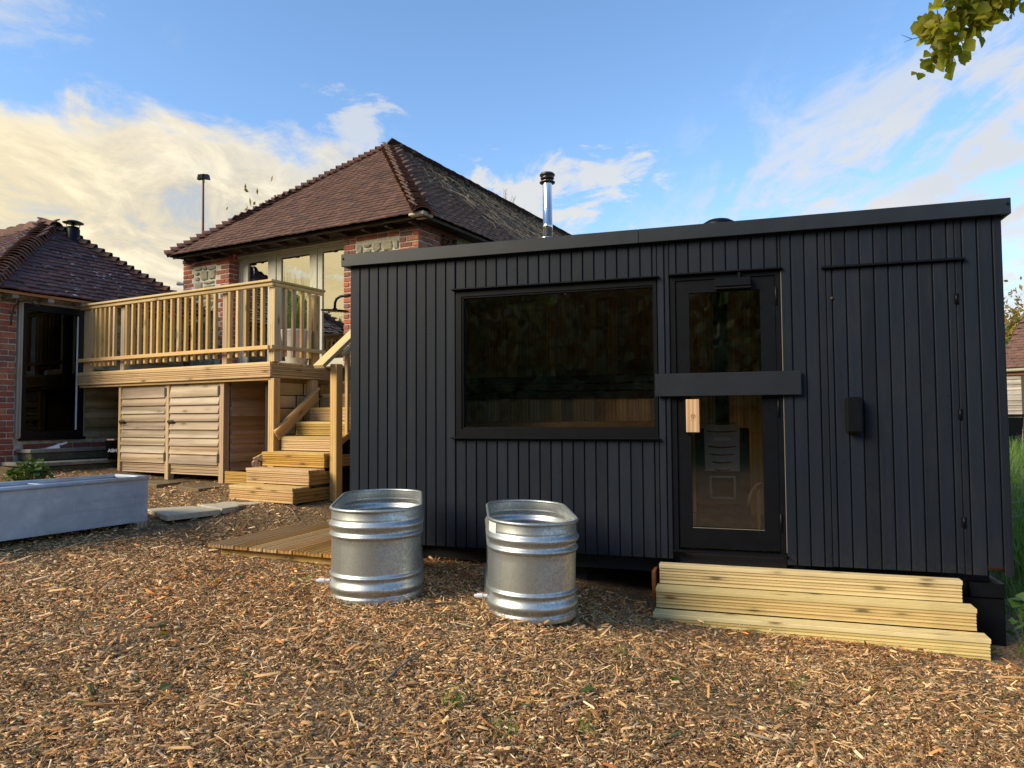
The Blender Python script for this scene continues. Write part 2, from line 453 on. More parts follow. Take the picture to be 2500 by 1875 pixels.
M['brick_orange'] = pieces_mat('orange brick', [(0.42, 0.13, 0.06), (0.36, 0.09, 0.05), (0.13, 0.10, 0.10), (0.46, 0.18, 0.09), (0.22, 0.08, 0.06), (0.40, 0.12, 0.065), (0.16, 0.11, 0.10), (0.38, 0.10, 0.055)], 0.85, 0.5, 40)
M['stone'] = pieces_mat('ashlar rubble stone', [(0.27, 0.25, 0.17), (0.33, 0.31, 0.22), (0.24, 0.24, 0.21), (0.36, 0.31, 0.19), (0.28, 0.275, 0.24)], 0.9, 0.9, 26)
M['tile'] = pieces_mat('clay roof tile', [(0.105, 0.056, 0.040), (0.145, 0.076, 0.052), (0.08, 0.045, 0.036), (0.175, 0.094, 0.062), (0.115, 0.062, 0.046)], 0.75, 0.4, 30, None, None)
M['tile_pale'] = pieces_mat('weathered pink tile', [(0.17, 0.095, 0.07), (0.21, 0.115, 0.085), (0.14, 0.08, 0.062)], 0.8, 0.4, 30)
M['tile_old'] = pieces_mat('old dark clay tile', [(0.085, 0.046, 0.045), (0.115, 0.052, 0.046), (0.065, 0.042, 0.046), (0.13, 0.066, 0.055)], 0.75, 0.5, 30, None, (0.40, 0.40, 0.40))
M['tile_moss'] = pieces_mat('mossy clay tile', [(0.14, 0.085, 0.06), (0.18, 0.10, 0.065), (0.11, 0.075, 0.06)], 0.85, 0.7, 30, (0.085, 0.07, 0.045), (0.45, 0.43, 0.36), (0.56, 0.72))
M['bonnet'] = pieces_mat('bonnet hip tile', [(0.17, 0.075, 0.05), (0.13, 0.06, 0.045), (0.21, 0.10, 0.06)], 0.8, 0.5, 30, (0.10, 0.08, 0.04), None, (0.52, 0.7))
M['zinc'] = None
def zinc():
    m, t = newmat('weathered zinc')
    v, rn, co = objco(t)
    st = t.noise(t.scale_vec(co, (9, 9, 0.6)), 1.6, 5, 0.65)
    bl = t.noise(co, 4, 6, 0.7, 0.6)
    col = t.ramp(bl, [(0.28, (0.30, 0.36, 0.44)), (0.55, (0.42, 0.49, 0.57)), (0.75, (0.58, 0.64, 0.69))])
    hz = t.noise(t.scale_vec(co, (1.2, 1.2, 16)), 1.3, 4, 0.6)
    col = t.mix(t.step(hz, 0.5, 0.75, 0, 0.5), col, (0.26, 0.31, 0.38))
    col = t.mix(t.step(st, 0.56, 0.68, 0, 0.6), col, (0.48, 0.52, 0.56))
    t.l.new(col, t.b.inputs['Base Color'])
    t.b.inputs['Metallic'].default_value = 0.25; t.b.inputs['Roughness'].default_value = 0.48
    return m
M['zinc'] = zinc()
def galv():
    m, t = newmat('galvanised steel')
    v, rn, co = objco(t)
    sp = t.voro(v, 85, 'F1', 'Color'); bw = t.node('ShaderNodeRGBToBW'); t.l.new(sp, bw.inputs[0])
    n = t.noise(v, 7, 4, 0.6)
    f = t.math('ADD', t.math('MULTIPLY', bw.outputs[0], 0.55), t.math('MULTIPLY', n, 0.45))
    col = t.ramp(f, [(0.25, (0.34, 0.37, 0.37)), (0.75, (0.56, 0.59, 0.58))])
    run = t.noise(t.scale_vec(co, (16, 16, 1.2)), 1.5, 5, 0.7)
    col = t.mix(t.step(run, 0.52, 0.72, 0, 0.35), col, (0.30, 0.30, 0.27))
    sz = t.node('ShaderNodeSeparateXYZ'); t.l.new(co, sz.inputs[0])
    dirt = t.math('MULTIPLY', t.step(t.math('ADD', sz.outputs[2], t.math('MULTIPLY', t.noise(co, 14, 5, 0.7), 0.16)), 0.16, 0.08), t.step(t.noise(co, 40, 4, 0.7), 0.42, 0.6))
    col = t.mix(t.math('MULTIPLY', dirt, 0.6), col, (0.16, 0.11, 0.06))
    t.l.new(col, t.b.inputs['Base Color'])
    t.b.inputs['Metallic'].default_value = 0.85
    t.l.new(t.step(f, 0.2, 0.8, 0.50, 0.34), t.b.inputs['Roughness'])
    bump(t, bw.outputs[0], 0.05, 0.002)
    return m
M['galv'] = galv()
M['concrete'] = plain('worn paving', (0.17, 0.165, 0.14), 0.85, 0, 0.35, 6, 0.3, 0.5, 60)
M['concrete_dark'] = plain('mossy step riser', (0.085, 0.082, 0.055), 0.9, 0, 0.4, 9, 0.2, 0.6, 50)
def slabmat(name, dry, wet, lo, hi):
    m, t = newmat(name)
    v, rn, co = objco(t)
    n = t.noise(v, 2.6, 3, 0.5, 0.4)
    g = t.noise(v, 30, 5, 0.6)
    w = t.step(n, lo, hi)
    c = t.mix(w, dry, wet)
    c = t.mix(t.step(g, 0.4, 0.7, 0, 0.35), c, tuple(a * 0.6 for a in wet))
    t.l.new(c, t.b.inputs['Base Color']); t.l.new(t.math('SUBTRACT', 0.85, t.math('MULTIPLY', w, 0.4)), t.b.inputs['Roughness'])
    bump(t, g, 0.3, 0.005)
    return m
M['slab_dry'] = slabmat('sandstone slab drying', (0.50, 0.44, 0.32), (0.20, 0.15, 0.09), 0.60, 0.64)
M['slab_wet'] = slabmat('sandstone slab wet', (0.24, 0.19, 0.11), (0.15, 0.11, 0.06), 0.35, 0.5)
def glassmat(name, refl, tint, rough=0.0, ior=1.5):
    m = D.materials.new(name); m.use_nodes = True
    t = NT(m.node_tree); t.n.clear()
    out = t.node('ShaderNodeOutputMaterial')
    tr = t.node('ShaderNodeBsdfTransparent'); tr.inputs[0].default_value = (*tint, 1)
    gl = t.node('ShaderNodeBsdfGlossy'); gl.inputs['Roughness'].default_value = rough
    co = t.node('ShaderNodeTexCoord').outputs['Object']
    b = t.node('ShaderNodeBump'); b.inputs['Strength'].default_value = 0.05; b.inputs['Distance'].default_value = 0.02
    t.l.new(t.noise(t.scale_vec(co, (1.6, 1.6, 3.0)), 1.7, 2, 0.5), b.inputs['Height'])
    t.l.new(b.outputs[0], gl.inputs['Normal'])
    fr = t.node('ShaderNodeFresnel'); fr.inputs[0].default_value = ior
    f = t.math('ADD', t.math('MULTIPLY', fr.outputs[0], 1.0), refl, clamp=True)
    mx = t.node('ShaderNodeMixShader')
    t.l.new(f, mx.inputs[0]); t.l.new(tr.outputs[0], mx.inputs[1]); t.l.new(gl.outputs[0], mx.inputs[2])
    t.l.new(mx.outputs[0], out.inputs[0])
    return m
M['glass_dark'] = glassmat('tinted pane', 0.11, (1.0, 0.99, 0.97), 0.02)
M['glass_coated'] = glassmat('coated house glazing', 0.60, (0.5, 0.5, 0.48))
M['glass_old'] = glassmat('dark shop pane', 0.0, (0.16, 0.15, 0.14), 0.0, 1.25)
def leafmat(name, cols, trans=0.35):
    m = D.materials.new(name); m.use_nodes = True
    t = NT(m.node_tree); t.n.clear()
    out = t.node('ShaderNodeOutputMaterial')
    geo = t.node('ShaderNodeNewGeometry'); oi = t.node('ShaderNodeObjectInfo')
    f = t.math('FRACT', t.math('ADD', geo.outputs['Random Per Island'], oi.outputs['Random']))
    c = t.ramp(f, [(i / (len(cols) - 1), q) for i, q in enumerate(cols)])
    b = t.node('ShaderNodeBsdfPrincipled'); t.l.new(c, b.inputs['Base Color']); b.inputs['Roughness'].default_value = 0.5
    b.inputs['Specular IOR Level'].default_value = 0.3
    tr = t.node('ShaderNodeBsdfTranslucent')
    t.l.new(t.mix(1.0, c, (1.5, 1.5, 0.7), 'MULTIPLY'), tr.inputs[0])
    mx = t.node('ShaderNodeMixShader'); mx.inputs[0].default_value = trans
    t.l.new(b.outputs[0], mx.inputs[1]); t.l.new(tr.outputs[0], mx.inputs[2]); t.l.new(mx.outputs[0], out.inputs[0])
    return m
M['leaf_lime'] = leafmat('yellow green lime leaf', [(0.16, 0.18, 0.018), (0.24, 0.24, 0.022), (0.32, 0.28, 0.028), (0.19, 0.21, 0.02)], 0.6)  # yellow green is the leaves' own autumn colour
M['leaf_green'] = leafmat('garden leaf', [(0.035, 0.075, 0.015), (0.06, 0.12, 0.025), (0.09, 0.15, 0.035)])
M['leaf_dark'] = leafmat('dark tree leaf', [(0.06, 0.12, 0.05), (0.10, 0.16, 0.06), (0.16, 0.16, 0.06), (0.08, 0.13, 0.08)], 0.4)
M['leaf_gold'] = leafmat('autumn leaf', [(0.30, 0.20, 0.03), (0.24, 0.15, 0.025), (0.14, 0.13, 0.03), (0.34, 0.24, 0.05)])
M['leaf_red'] = leafmat('withered creeper leaf', [(0.075, 0.028, 0.02), (0.11, 0.045, 0.028), (0.15, 0.075, 0.045), (0.05, 0.02, 0.016)], 0.15)
M['grass'] = leafmat('long grass', [(0.10, 0.19, 0.03), (0.16, 0.26, 0.05), (0.24, 0.30, 0.08), (0.08, 0.15, 0.03)], 0.35)
M['bark'] = plain('bark', (0.055, 0.042, 0.03), 0.9, 0, 0.4, 12, 0.2, 0.8, 30)
M['twig'] = plain('bare grey twig', (0.20, 0.17, 0.13), 0.85, 0, 0.3, 20)
M['twig_dark'] = plain('dark twig', (0.05, 0.04, 0.03), 0.85)
M['rust_iron'] = plain('rusted iron', (0.045, 0.028, 0.022), 0.7, 0.3, 0.4, 20)
M['red_pole'] = plain('oxide red pole', (0.10, 0.028, 0.026), 0.5)
M['soil'] = plain('dark soil', (0.045, 0.032, 0.02), 0.95, 0, 0.4, 20, 0.1, 0.8, 30)
M['white_print'] = plain('white lettering', (0.82, 0.82, 0.82), 0.5)
M['stove'] = plain('stove enamel', (0.018, 0.019, 0.021), 0.35, 0.2, 0.2)
M['stove_panel'] = plain('brushed stove panel', (0.42, 0.43, 0.42), 0.36, 0.6, 0.1)
M['dark_room'] = plain('room wall with dimness in colour', (0.035, 0.028, 0.022), 0.9, 0, 0.3, 4)  # very dark wall colour stands in for the unlit room
M['netting'] = plain('dull wire', (0.30, 0.33, 0.30), 0.6)
M['gutter'] = plain('cream gutter', (0.55, 0.53, 0.44), 0.5, 0, 0.1)

# ------------------------------------------------------------ the ground
CT = np.array([
 (-1.0,4.6,.235),(-1.0,6.0,.24),(.10,4.45,.165),(.10,5.7,.15),(-.25,4.5,.205),(1.03,5.3,-.06),(1.6,4.9,-.09),(2.2,4.8,-.10),(3.07,4.5,-.13),(3.39,4.95,-.17),
 (0,3.1,.07),(-2.2,3.2,.20),(2.2,3.1,-.10),(0,0,.0),(-4,2,.25),(5,2,-.25),(-2.3,6.5,.20),(-1.2,6.6,.20),(.5,6.6,.10),(1.7,6.2,.0),
 (-3.37,6.68,.465),(-3.96,5.58,.44),(-2.08,6.5,.345),(-1.46,5.58,.30),(-2.65,6.05,.365),(-3.1,7.1,.515),(-2.27,7.36,.545),(-3.1,7.80,.56),(-4.0,8.8,.60),(-3.6,8.82,.66),
 (-5.45,9.83,.74),(-1.96,7.92,.555),(-2.6,7.8,.555),(-6.2,9.3,.80),(-7.2,7.5,.75),(-5.2,7.6,.58),(4.6,5.4,-.08),(4.4,7.0,.12),(-1.0,9.5,.6),(1.5,9.5,.3),(5.5,9.5,.30)])
def _tps(r2): return r2 * np.log(r2 + 1e-9)
_n = len(CT)
_K = _tps(((CT[:, None, :2] - CT[None, :, :2]) ** 2).sum(-1)) + np.eye(_n) * 0.25
_Pm = np.c_[np.ones(_n), CT[:, :2]]
_A = np.block([[_K, _Pm], [_Pm.T, np.zeros((3, 3))]])
_w = np.linalg.solve(_A, np.r_[CT[:, 2], 0, 0, 0])
def gz_arr(x, y):
    x = np.asarray(x, float); y = np.asarray(y, float)
    r2 = (x[..., None] - CT[:, 0]) ** 2 + (y[..., None] - CT[:, 1]) ** 2
    z = _tps(r2) @ _w[:_n] + _w[_n] + _w[_n+1] * x + _w[_n+2] * y
    d = np.hypot(x, y - 6)
    s = np.clip((d - 7) / 8, 0, 1); s = s * s * (3 - 2 * s)
    return z * (1 - s) + 0.45 * s
def gz(x, y): return float(gz_arr(np.array([x]), np.array([y]))[0])

def build_ground():
    xs = np.unique(np.r_[np.linspace(-120, -9, 16), np.arange(-9, 7, 0.09), np.linspace(7, 120, 16)])
    ys = np.unique(np.r_[np.linspace(-120, -1, 16), np.arange(-1, 11, 0.09), np.linspace(11, 200, 20)])
    X, Y = np.meshgrid(xs, ys)
    Z = gz_arr(X.ravel(), Y.ravel()).reshape(X.shape)
    rs = np.random.RandomState(3)
    near = (np.hypot(X, Y - 6) < 9)
    Z = Z + near * (0.010 * np.sin(3.1 * X + 1.3 * Y) * np.sin(2.3 * Y - 0.7 * X) + rs.normal(0, 0.004, X.shape))
    nx, ny = len(xs), len(ys)
    v = np.c_[X.ravel(), Y.ravel(), Z.ravel()]
    i = np.arange(nx * ny).reshape(ny, nx)
    f = np.stack([i[:-1, :-1], i[:-1, 1:], i[1:, 1:], i[1:, :-1]], -1).reshape(-1, 4)
    m = D.meshes.new('ground'); m.from_pydata(v.tolist(), [], f.tolist()); m.polygons.foreach_set('use_smooth', [True] * len(f))
    mt, t = newmat('trodden mulch and soil')
    co = t.node('ShaderNodeTexCoord').outputs['Object']
    a = t.voro(t.scale_vec(co, (1, 1.5, 1)), 62, 'F1', 'Color'); bw = t.node('ShaderNodeRGBToBW'); t.l.new(a, bw.inputs[0])
    c = t.ramp(bw.outputs[0], [(0.1, (0.07, 0.045, 0.023)), (0.5, (0.18, 0.115, 0.06)), (0.85, (0.34, 0.23, 0.12))])
    big = t.noise(co, 1.4, 4, 0.6)
    c = t.mix(t.step(big, 0.42, 0.62, 0, 0.5), c, (0.075, 0.048, 0.024))
    # rough grass beyond the yard
    ln = t.node('ShaderNodeVectorMath', operation='LENGTH'); t.l.new(t.vmath('SUBTRACT', co, (-0.5, 5, 0)), ln.inputs[0])
    c = t.mix(t.step(ln.outputs['Value'], 9.5, 12.0), c, (0.06, 0.085, 0.025))
    t.l.new(c, t.b.inputs['Base Color']); t.b.inputs['Roughness'].default_value = 0.95; t.b.inputs['Specular IOR Level'].default_value = 0.1
    bump(t, bw.outputs[0], 0.8, 0.02)
    m.materials.append(mt)
    kind(piece('ground', m), 'structure')
build_ground()

def in_poly(x, y, poly):
    c = np.zeros(len(x), bool); n = len(poly)
    for i in range(n):
        x0, y0 = poly[i]; x1, y1 = poly[(i + 1) % n]
        if y0 == y1: continue
        h = ((y0 > y) != (y1 > y)) & (x < (x1 - x0) * (y - y0) / (y1 - y0) + x0)
        c ^= h
    return c
def rectpoly(o, ax, L, bx, Wd):
    o = np.array(o); a = np.array(ax); b = np.array(bx)
    return [tuple(o), tuple(o + a * L), tuple(o + a * L + b * Wd), tuple(o + b * Wd)]
EXCL = []      # areas kept free of chips

# frames shared by the buildings
YS, YD = R(17.93), R(28.68)
def fr(y): return Vector((math.cos(y), -math.sin(y), 0)), Vector((math.sin(y), math.cos(y), 0))
US, NS = fr(YS); UD, ND = fr(YD)
SO = NS * 5.8                                  # a point of the cabin's front face
DO = UD * -6.519 + ND * 6.009                  # front right corner of the raised deck
HO = UD * -6.519 + ND * 8.1                    # house front wall below the same corner
# frame of the outbuilding: x runs along its door wall, y into it
OO = UD * -10.45 + ND * 6.06

# ------------------------------------------------------------ the black sauna cabin
S0, S1, Z0, Z1 = -3.424, 1.731, 0.335, 2.832       # cladding
P0, PP = -3.3275, 0.09438                          # first groove, board pitch
WIN = (-2.39, -0.648, 1.262, 2.566)
DOOR = (-0.552, 0.280, Z0, 2.562)
CUP = (0.595, 1.441, Z0, 2.535)
cabin = thing('sauna_cabin', 'long black timber cabin with vertical cladding, picture window and glazed door', 'sauna', SO, -YS)
def board_mesh(w, h):
    key = ('clad', round(w, 4), round(h, 4))
    if key not in _cache:
        c = 0.004
        pr = [(-w/2, 0.018), (-w/2, c), (-w/2 + c, 0), (w/2 - c, 0), (w/2, c), (w/2, 0.018)]
        _cache[key] = MB().prism(pr, -h/2, h/2, 'z').mesh('board', M['paint'])
    return _cache[key]
def clad(x0, x1, z0, z1, parent, y=-0.018):
    g = 0.0042
    w = x1 - x0 - 2 * g
    if w < 0.012 or z1 - z0 < 0.02: return
    piece('board', board_mesh(w, z1 - z0), parent, ((x0+x1)/2, y + rnd.uniform(-0.0008, 0.0008), (z0+z1)/2), (0, 0, rnd.uniform(-0.002, 0.002)))
cupdoor = MB().box(CUP[0]+.004, CUP[1]-.004, 0.002, 0.03, Z0+.005, CUP[3]-.003).obj('cupboard_door', M['gap'], cabin)
edges = [S0] + [P0 + PP * k for k in range(54)] + [S1]
edges = [e for e in edges if S0 <= e <= S1]
for i in range(len(edges) - 1):
    a, b = edges[i], edges[i + 1]
    cuts = [a] + sorted(x for x in (WIN[0], WIN[1], DOOR[0], DOOR[1], CUP[0], CUP[1]) if a < x < b) + [b]
    for x0, x1 in zip(cuts, cuts[1:]):
        m_ = (x0 + x1) / 2
        fx0 = x0 if x0 == a else x0 - 0.002; fx1 = x1 if x1 == b else x1 + 0.002
        if WIN[0] < m_ < WIN[1]:
            clad(fx0, fx1, WIN[3], Z1, cabin); clad(fx0, fx1, Z0, WIN[2], cabin)
        elif DOOR[0] < m_ < DOOR[1]:
            clad(fx0, fx1, DOOR[3], Z1, cabin)
        elif CUP[0] < m_ < CUP[1]:
            clad(fx0, fx1, CUP[3] + .02, Z1, cabin)
            clad(fx0, fx1, Z0 + .004, CUP[3] - .003, cupdoor)
        elif 1.59 < m_ < 1.68:
            clad(fx0, fx1, 0.388, Z1, cabin)
        else:
            clad(fx0, fx1, Z0, Z1, cabin)
# structural shell behind the boards
b = MB()
for (x0, x1, z0, z1) in ((S0, WIN[0], Z0+.02, Z1), (WIN[1], DOOR[0], Z0+.02, Z1), (WIN[0], WIN[1], Z0+.02, WIN[2]), (WIN[0], WIN[1], WIN[3], Z1),
                         (DOOR[0], DOOR[1], DOOR[3], Z1), (DOOR[1], CUP[0], Z0+.02, Z1), (CUP[0], CUP[1], CUP[3], Z1), (CUP[1], 1.56, Z0+.02, Z1), (1.56, S1-.02, .40, Z1)):
    b.box(x0, x1, 0.0, 0.10, z0, z1)
b.box(CUP[0], CUP[1], 0.035, 0.10, Z0+.02, CUP[3])
b.obj('front_frame', M['gap'], cabin)
for nm, x0, x1, y0, y1 in (('end_wall', S0, S0+.018, -.016, 2.3), ('end_wall', S1-.018, S1, -.016, 2.3), ('back_wall', S0+.018, S1-.018, 2.2, 2.3)):
    MB().box(x0, x1, y0, y1, Z0, Z1).obj(nm, M['paint'], cabin)
slab('roof', cabin, M['roof_felt'], -3.45, 1.75, -.03, 2.33, 2.90, 2.935, 0)
slab('soffit', cabin, M['gap'], -3.44, 1.74, -.03, 2.32, 2.834, 2.86, 0)
for x0, x1 in ((-3.491, -0.7845), (-0.7825, 1.777)):
    f_ = slab('fascia', cabin, M['trim_grey'], x0, x1, -0.075, -0.045, 2.832, 2.944, .003)
for x0 in (-3.471, 1.757):
    MB().lathe([(0, 0), (.008, 0), (.010, .003), (.010, .006)], 12, (0, 0, 0)).obj('screw', M['metal_black'], cabin, (x0, -0.083, 2.902), (R(-90), 0, 0))
slab('side_fascia', cabin, M['trim_grey'], -3.491, -3.466, -0.044, 2.36, 2.832, 2.944)
slab('side_fascia', cabin, M['trim_grey'], 1.752, 1.777, -0.044, 2.36, 2.832, 2.944)
# chassis and stacked foundation blocks
slab('chassis_beam', cabin, M['gap'], -3.2, 1.62, 0.12, 0.22, 0.20, 0.352, 0)
slab('chassis_beam', cabin, M['gap'], -3.2, 1.62, 1.9, 2.0, 0.18, 0.352, 0)
slab('foundation_block', cabin, M['metal_black'], 1.475, 1.692, 0.03, 0.45, 0.172, 0.272, .005)
slab('foundation_block', cabin, M['metal_black'], 1.30, 1.690, 0.045, 0.50, -0.19, 0.169, .005)
slab('foundation_block', cabin, M['metal_black'], 1.27, 1.472, 0.06, 0.50, 0.172, 0.262, .005)
slab('base_plate', cabin, M['metal_black'], 1.34, 1.74, 0.0, 0.50, -0.22, -0.192, .003)
for xb in (-3.2, -1.6): slab('foundation_block', cabin, M['gap'], xb, xb+.3, 0.25, 0.60, -0.05, 0.335, .005)
slab('floor_deck', cabin, M['bench_wood'], S0+.02, S1-.02, 0.1, 2.2, 0.353, 0.42, 0)
slab('threshold_box', cabin, M['black'], DOOR[0], DOOR[1], 0.06, 0.09, 0.26, 0.404, 0)
# big window
w = MB(); a0, a1, c0, c1 = -2.385, -0.655, 1.277, 2.551
w.box(a0, a0+.05, -.012, .09, c0, c1); w.box(a1-.022, a1, -.012, .09, c0, c1)
w.box(a0+.05, a1-.022, -.012, .09, c1-.052, c1); w.box(a0+.05, a1-.022, -.012, .09, c0, c0+.07)
win = w.obj('window', M['metal_black'], cabin)
w = MB()
w.box(a0+.05, a0+.066, -.002, .06, c0+.07, c1-.052); w.box(a1-.03, a1-.022, -.002, .06, c0+.07, c1-.052)
w.box(a0+.066, a1-.03, -.002, .06, c1-.066, c1-.052); w.box(a0+.066, a1-.03, -.002, .06, c0+.07, c0+.085)
w.obj('sash', M['metal_black'], win)
slab('pane', win, M['glass_dark'], a0+.064, a1-.028, .030, .036, c0+.083, c1-.064, 0)
slab('sill', win, M['metal_black'], -2.419, -0.641, -.062, .0, 1.2625, 1.2765, .003)
slab('drip_hood', win, M['metal_black'], -2.416, -0.631, -.056, .0, 2.5525, 2.5645, .003)
# glazed door
door = MB()
door.box(-.549, -.510, -.006, .09, .405, 2.556); door.box(.238, .277, -.006, .09, .405, 2.556); door.box(-.510, .238, -.006, .09, 2.520, 2.556)
door = door.obj('door', M['metal_black'], cabin)
lf = MB()
lf.box(-.506, -.405, .006, .062, .425, 2.517); lf.box(.127, .235, .006, .062, .425, 2.517)
lf.box(-.405, .127, .006, .062, 2.419, 2.517); lf.box(-.405, .127, .006, .062, .425, .578); lf.box(-.405, .127, .006, .062, 1.63, 1.76)
lf.obj('door_leaf', M['metal_black'], door)
slab('pane', door, M['glass_dark'], -.404, .126, .030, .036, 1.759, 2.418, 0)
slab('pane', door, M['glass_dark'], -.404, .126, .030, .036, .579, 1.631, 0)
slab('glazing_bead', door, M['brass'], -.404, .126, .004, .0058, .5775, .5815, 0)
slab('threshold', door, M['metal_black'], -.555, .283, -.045, .0, .392, .406, .003)
slab('drip_hood', door, M['metal_black'], -.560, .289, -.05, .0, 2.5585, 2.572, .003)
slab('edge_strip', door, M['brass'], .2785, .289, -.012, -.001, .42, 2.552, .001)
for z0, z1 in ((2.288, 2.426), (1.436, 1.570), (.569, .707)):
    MB().tube([(0, 0, -.069), (0, 0, -.066), (0, 0, .066), (0, 0, .069)], [.004, .0085, .0085, .004], 10).obj('hinge', M['metal_black'], door, (.243, -.008, (z0+z1)/2), smooth=True)
cl_ = slab('door_closer', door, M['metal_black'], -.205, .062, -.055, .005, 2.447, 2.512, .004)
slab('closer_arm', door, M['metal_black'], -.03, -.012, -.05, -.005, 2.50, 2.552, .003)
slab('closer_foot', door, M['black'], -.204, .060, -.040, .004, 2.432, 2.445, .002)
bar = slab('locking_bar', door, M['trim_grey'], -.669, .404, -.062, -.040, 1.602, 1.781, .003)
for k in range(2): slab('bar_bracket', door, M['metal_black'], (-.64, .34)[k], (-.60, .38)[k], -.039, -.019, 1.65, 1.73, .002)
hp = slab('door_handle', door, M['handle'], -.436, -.335, -.058, -.036, 1.320, 1.577, .003)
slab('handle_bracket', door, M['metal_black'], -.452, -.437, -.034, .006, 1.322, 1.574, .002)
em = MB()
def ring(mb, cx, cz, r0, r1, n=24, y=-.0116):
    v = []; f = []
    for k in range(n):
        a = 2*math.pi*k/n
        for r in (r0, r1): v.append((cx+r*math.cos(a), y, cz+r*math.sin(a)))
    for k in range(n): f.append((2*k, 2*k+1, (2*k+3) % (2*n), (2*k+2) % (2*n)))
    mb.add(v, f)
ring(em, .004, -.004, .0145, .0175); ring(em, .004, -.004, .0115, .0122)
for a in (90, 210, 330):
    c_, s_ = math.cos(R(a+180)), math.sin(R(a+180))
    em.box(-.0016, .0016, -.0116, -.0113, 0, .0135, 0, Matrix.Translation((.004, 0, -.004)) @ Matrix.Rotation(R(a-90+180), 4, 'Y'))
for k in range(8): em.box(-.021+k*.0058, -.0175+k*.0058, -.0116, -.0113, -.0325, -.0300)
for k in range(5): em.box(-.014+k*.0075, -.0115+k*.0075, -.0116, -.0113, -.0420, -.0402)
em.obj('emblem', M['burnt'], hp, fix=False)
# tool cupboard hardware, its hood and the black lock box
slab('drip_hood', cupdoor, M['metal_black'], .561, 1.499, -.052, -.001, 2.538, 2.5545, .003)
for z0, z1 in ((2.229, 2.303), (1.412, 1.485), (.659, .730)):
    MB().tube([(0, 0, -.037), (0, 0, .037)], .0085, 10).obj('hinge', M['metal_black'], cupdoor, (1.441, -.022, (z0+z1)/2), smooth=True)
    slab('hinge_leaf', cupdoor, M['metal_black'], 1.425, 1.457, -.0205, -.0175, z0, z1, 0)
slab('bolt_hole', cupdoor, M['black'], .622, .630, -.0205, -.0172, 2.37, 2.378, 0)
MB().lathe([(0, 0), (.012, 0), (.012, .006), (.004, .010), (0, .010)], 12).obj('latch', M['rust_iron'], cupdoor, (.632, -.018, 2.315), (R(90), 0, 0), smooth=True)
kb = slab('lock_box', cabin, M['metal_black'], .700, .806, -.105, -.019, 1.316, 1.580, .012)
slab('lock_box_face', kb, M['metal_black'], -.045, .047, -.049, -.0435, -.12, .12, .003)
# roof items
vent = MB().lathe([(.13, 0), (.13, .21), (.155, .215), (.16, .235), (.15, .262), (.10, .292), (.0, .305)], 40).obj('roof_vent', M['metal_black'], cabin, (-.195, 1.07, 2.965), smooth=True)
fp = MB().lathe([(.05, -.41), (.05, .10), (.0535, .102), (.0535, .155), (.050, .158), (.050, .60)], 40).obj('flue', M['steel'], cabin, (-1.965, 1.545, 3.345), smooth=True)
MB().lathe([(.050, 0), (.085, .004), (.085, .020), (.058, .028)], 32).obj('flue_collar', M['steel'], fp, (0, 0, -.012), smooth=True)
cap = MB().lathe([(.051, .60), (.082, .603), (.084, .612), (.056, .618), (.056, .636), (.062, .637), (.074, .650), (.074, .658), (.060, .662), (.060, .678), (.082, .683), (.083, .692), (.070, .708), (.03, .716), (0, .717)], 40).obj('flue_cap', M['dark_steel'], fp, smooth=True)
# shower arm on the cabin's end wall
pts = [(S0+.002, .20, 2.615), (-3.60, .20, 2.615), (-3.665, .20, 2.610), (-3.705, .20, 2.590), (-3.722, .20, 2.555), (-3.724, .20, 2.500)]
sh = MB().tube(pts, .0125, 12).obj('shower_arm', M['metal_black'], cabin, smooth=True)
hd = MB().lathe([(.0, .014), (.02, .016), (.022, .0), (.128, -.002), (.132, -.008), (.128, -.014), (.0, -.014)], 40).obj('shower_head', M['metal_black'], sh, (-3.724, .20, 2.485), (R(3), R(4), 0), smooth=True)
nz = MB()
for k in range(60):
    a = k * 2.399; r = .012 * math.sqrt(k + .5) * 1.25
    nz.lathe([(.0035, 0), (.0025, -.006), (0, -.006)], 6, (r * math.cos(a), r * math.sin(a), -.014))
kind(nz.obj('nozzles', M['plastic_white'], hd), 'stuff')
MB().tube([(S0-.11, .20, .20), (S0-.11, .20, .88), (S0-.05, .20, .90), (S0, .20, .90)], .009, 10).obj('waste_pipe', M['pipe_grey'], cabin, smooth=True)
# the room behind the glass
def inner(nm, *a): return slab(nm, cabin, M['sauna_wood'], *a, .002)
k = 0; x = S0 + .10
while x < S1 - .15:
    w_ = min(.118, S1 - .12 - x)
    inner('wall_board', x, x + w_ - .003, 2.10, 2.118, .43, 2.76); x += .118; k += 1
MB().box(S0+.10, S1-.1, 2.12, 2.19, .42, 2.8).box(S0+.05, S0+.098, .1, 2.19, .42, 2.8).box(.56, .60, .1, 2.19, .42, 2.8).obj('lining', M['sauna_wood'], cabin)
slab('ceiling', cabin, M['sauna_wood'], S0+.1, .56, .1, 2.19, 2.765, 2.80, 0)
for i in range(4): slab('upper_bench_slat', cabin, M['bench_dark'], -3.2, -.62, 1.50+i*.15, 1.63+i*.15, 1.845, 1.875, .003)
for i in range(3): slab('bench_front_slat', cabin, M['bench_dark'], -3.2, -.62, 1.455, 1.48, 1.640+i*.078, 1.705+i*.078, .003)
x = -3.2
while x < -.7:
    inner('bench_back_board', x, x + .112, 1.50, 1.515, 1.36, 1.70); x += .115
for i in range(5): slab('lower_bench_slat', cabin, M['bench_wood'], -3.2, -.62, .78+i*.145, .915+i*.145, 1.375, 1.40, .003)
slab('lower_bench_front', cabin, M['bench_wood'], -3.2, -.62, .755, .778, 1.27, 1.40, .003)

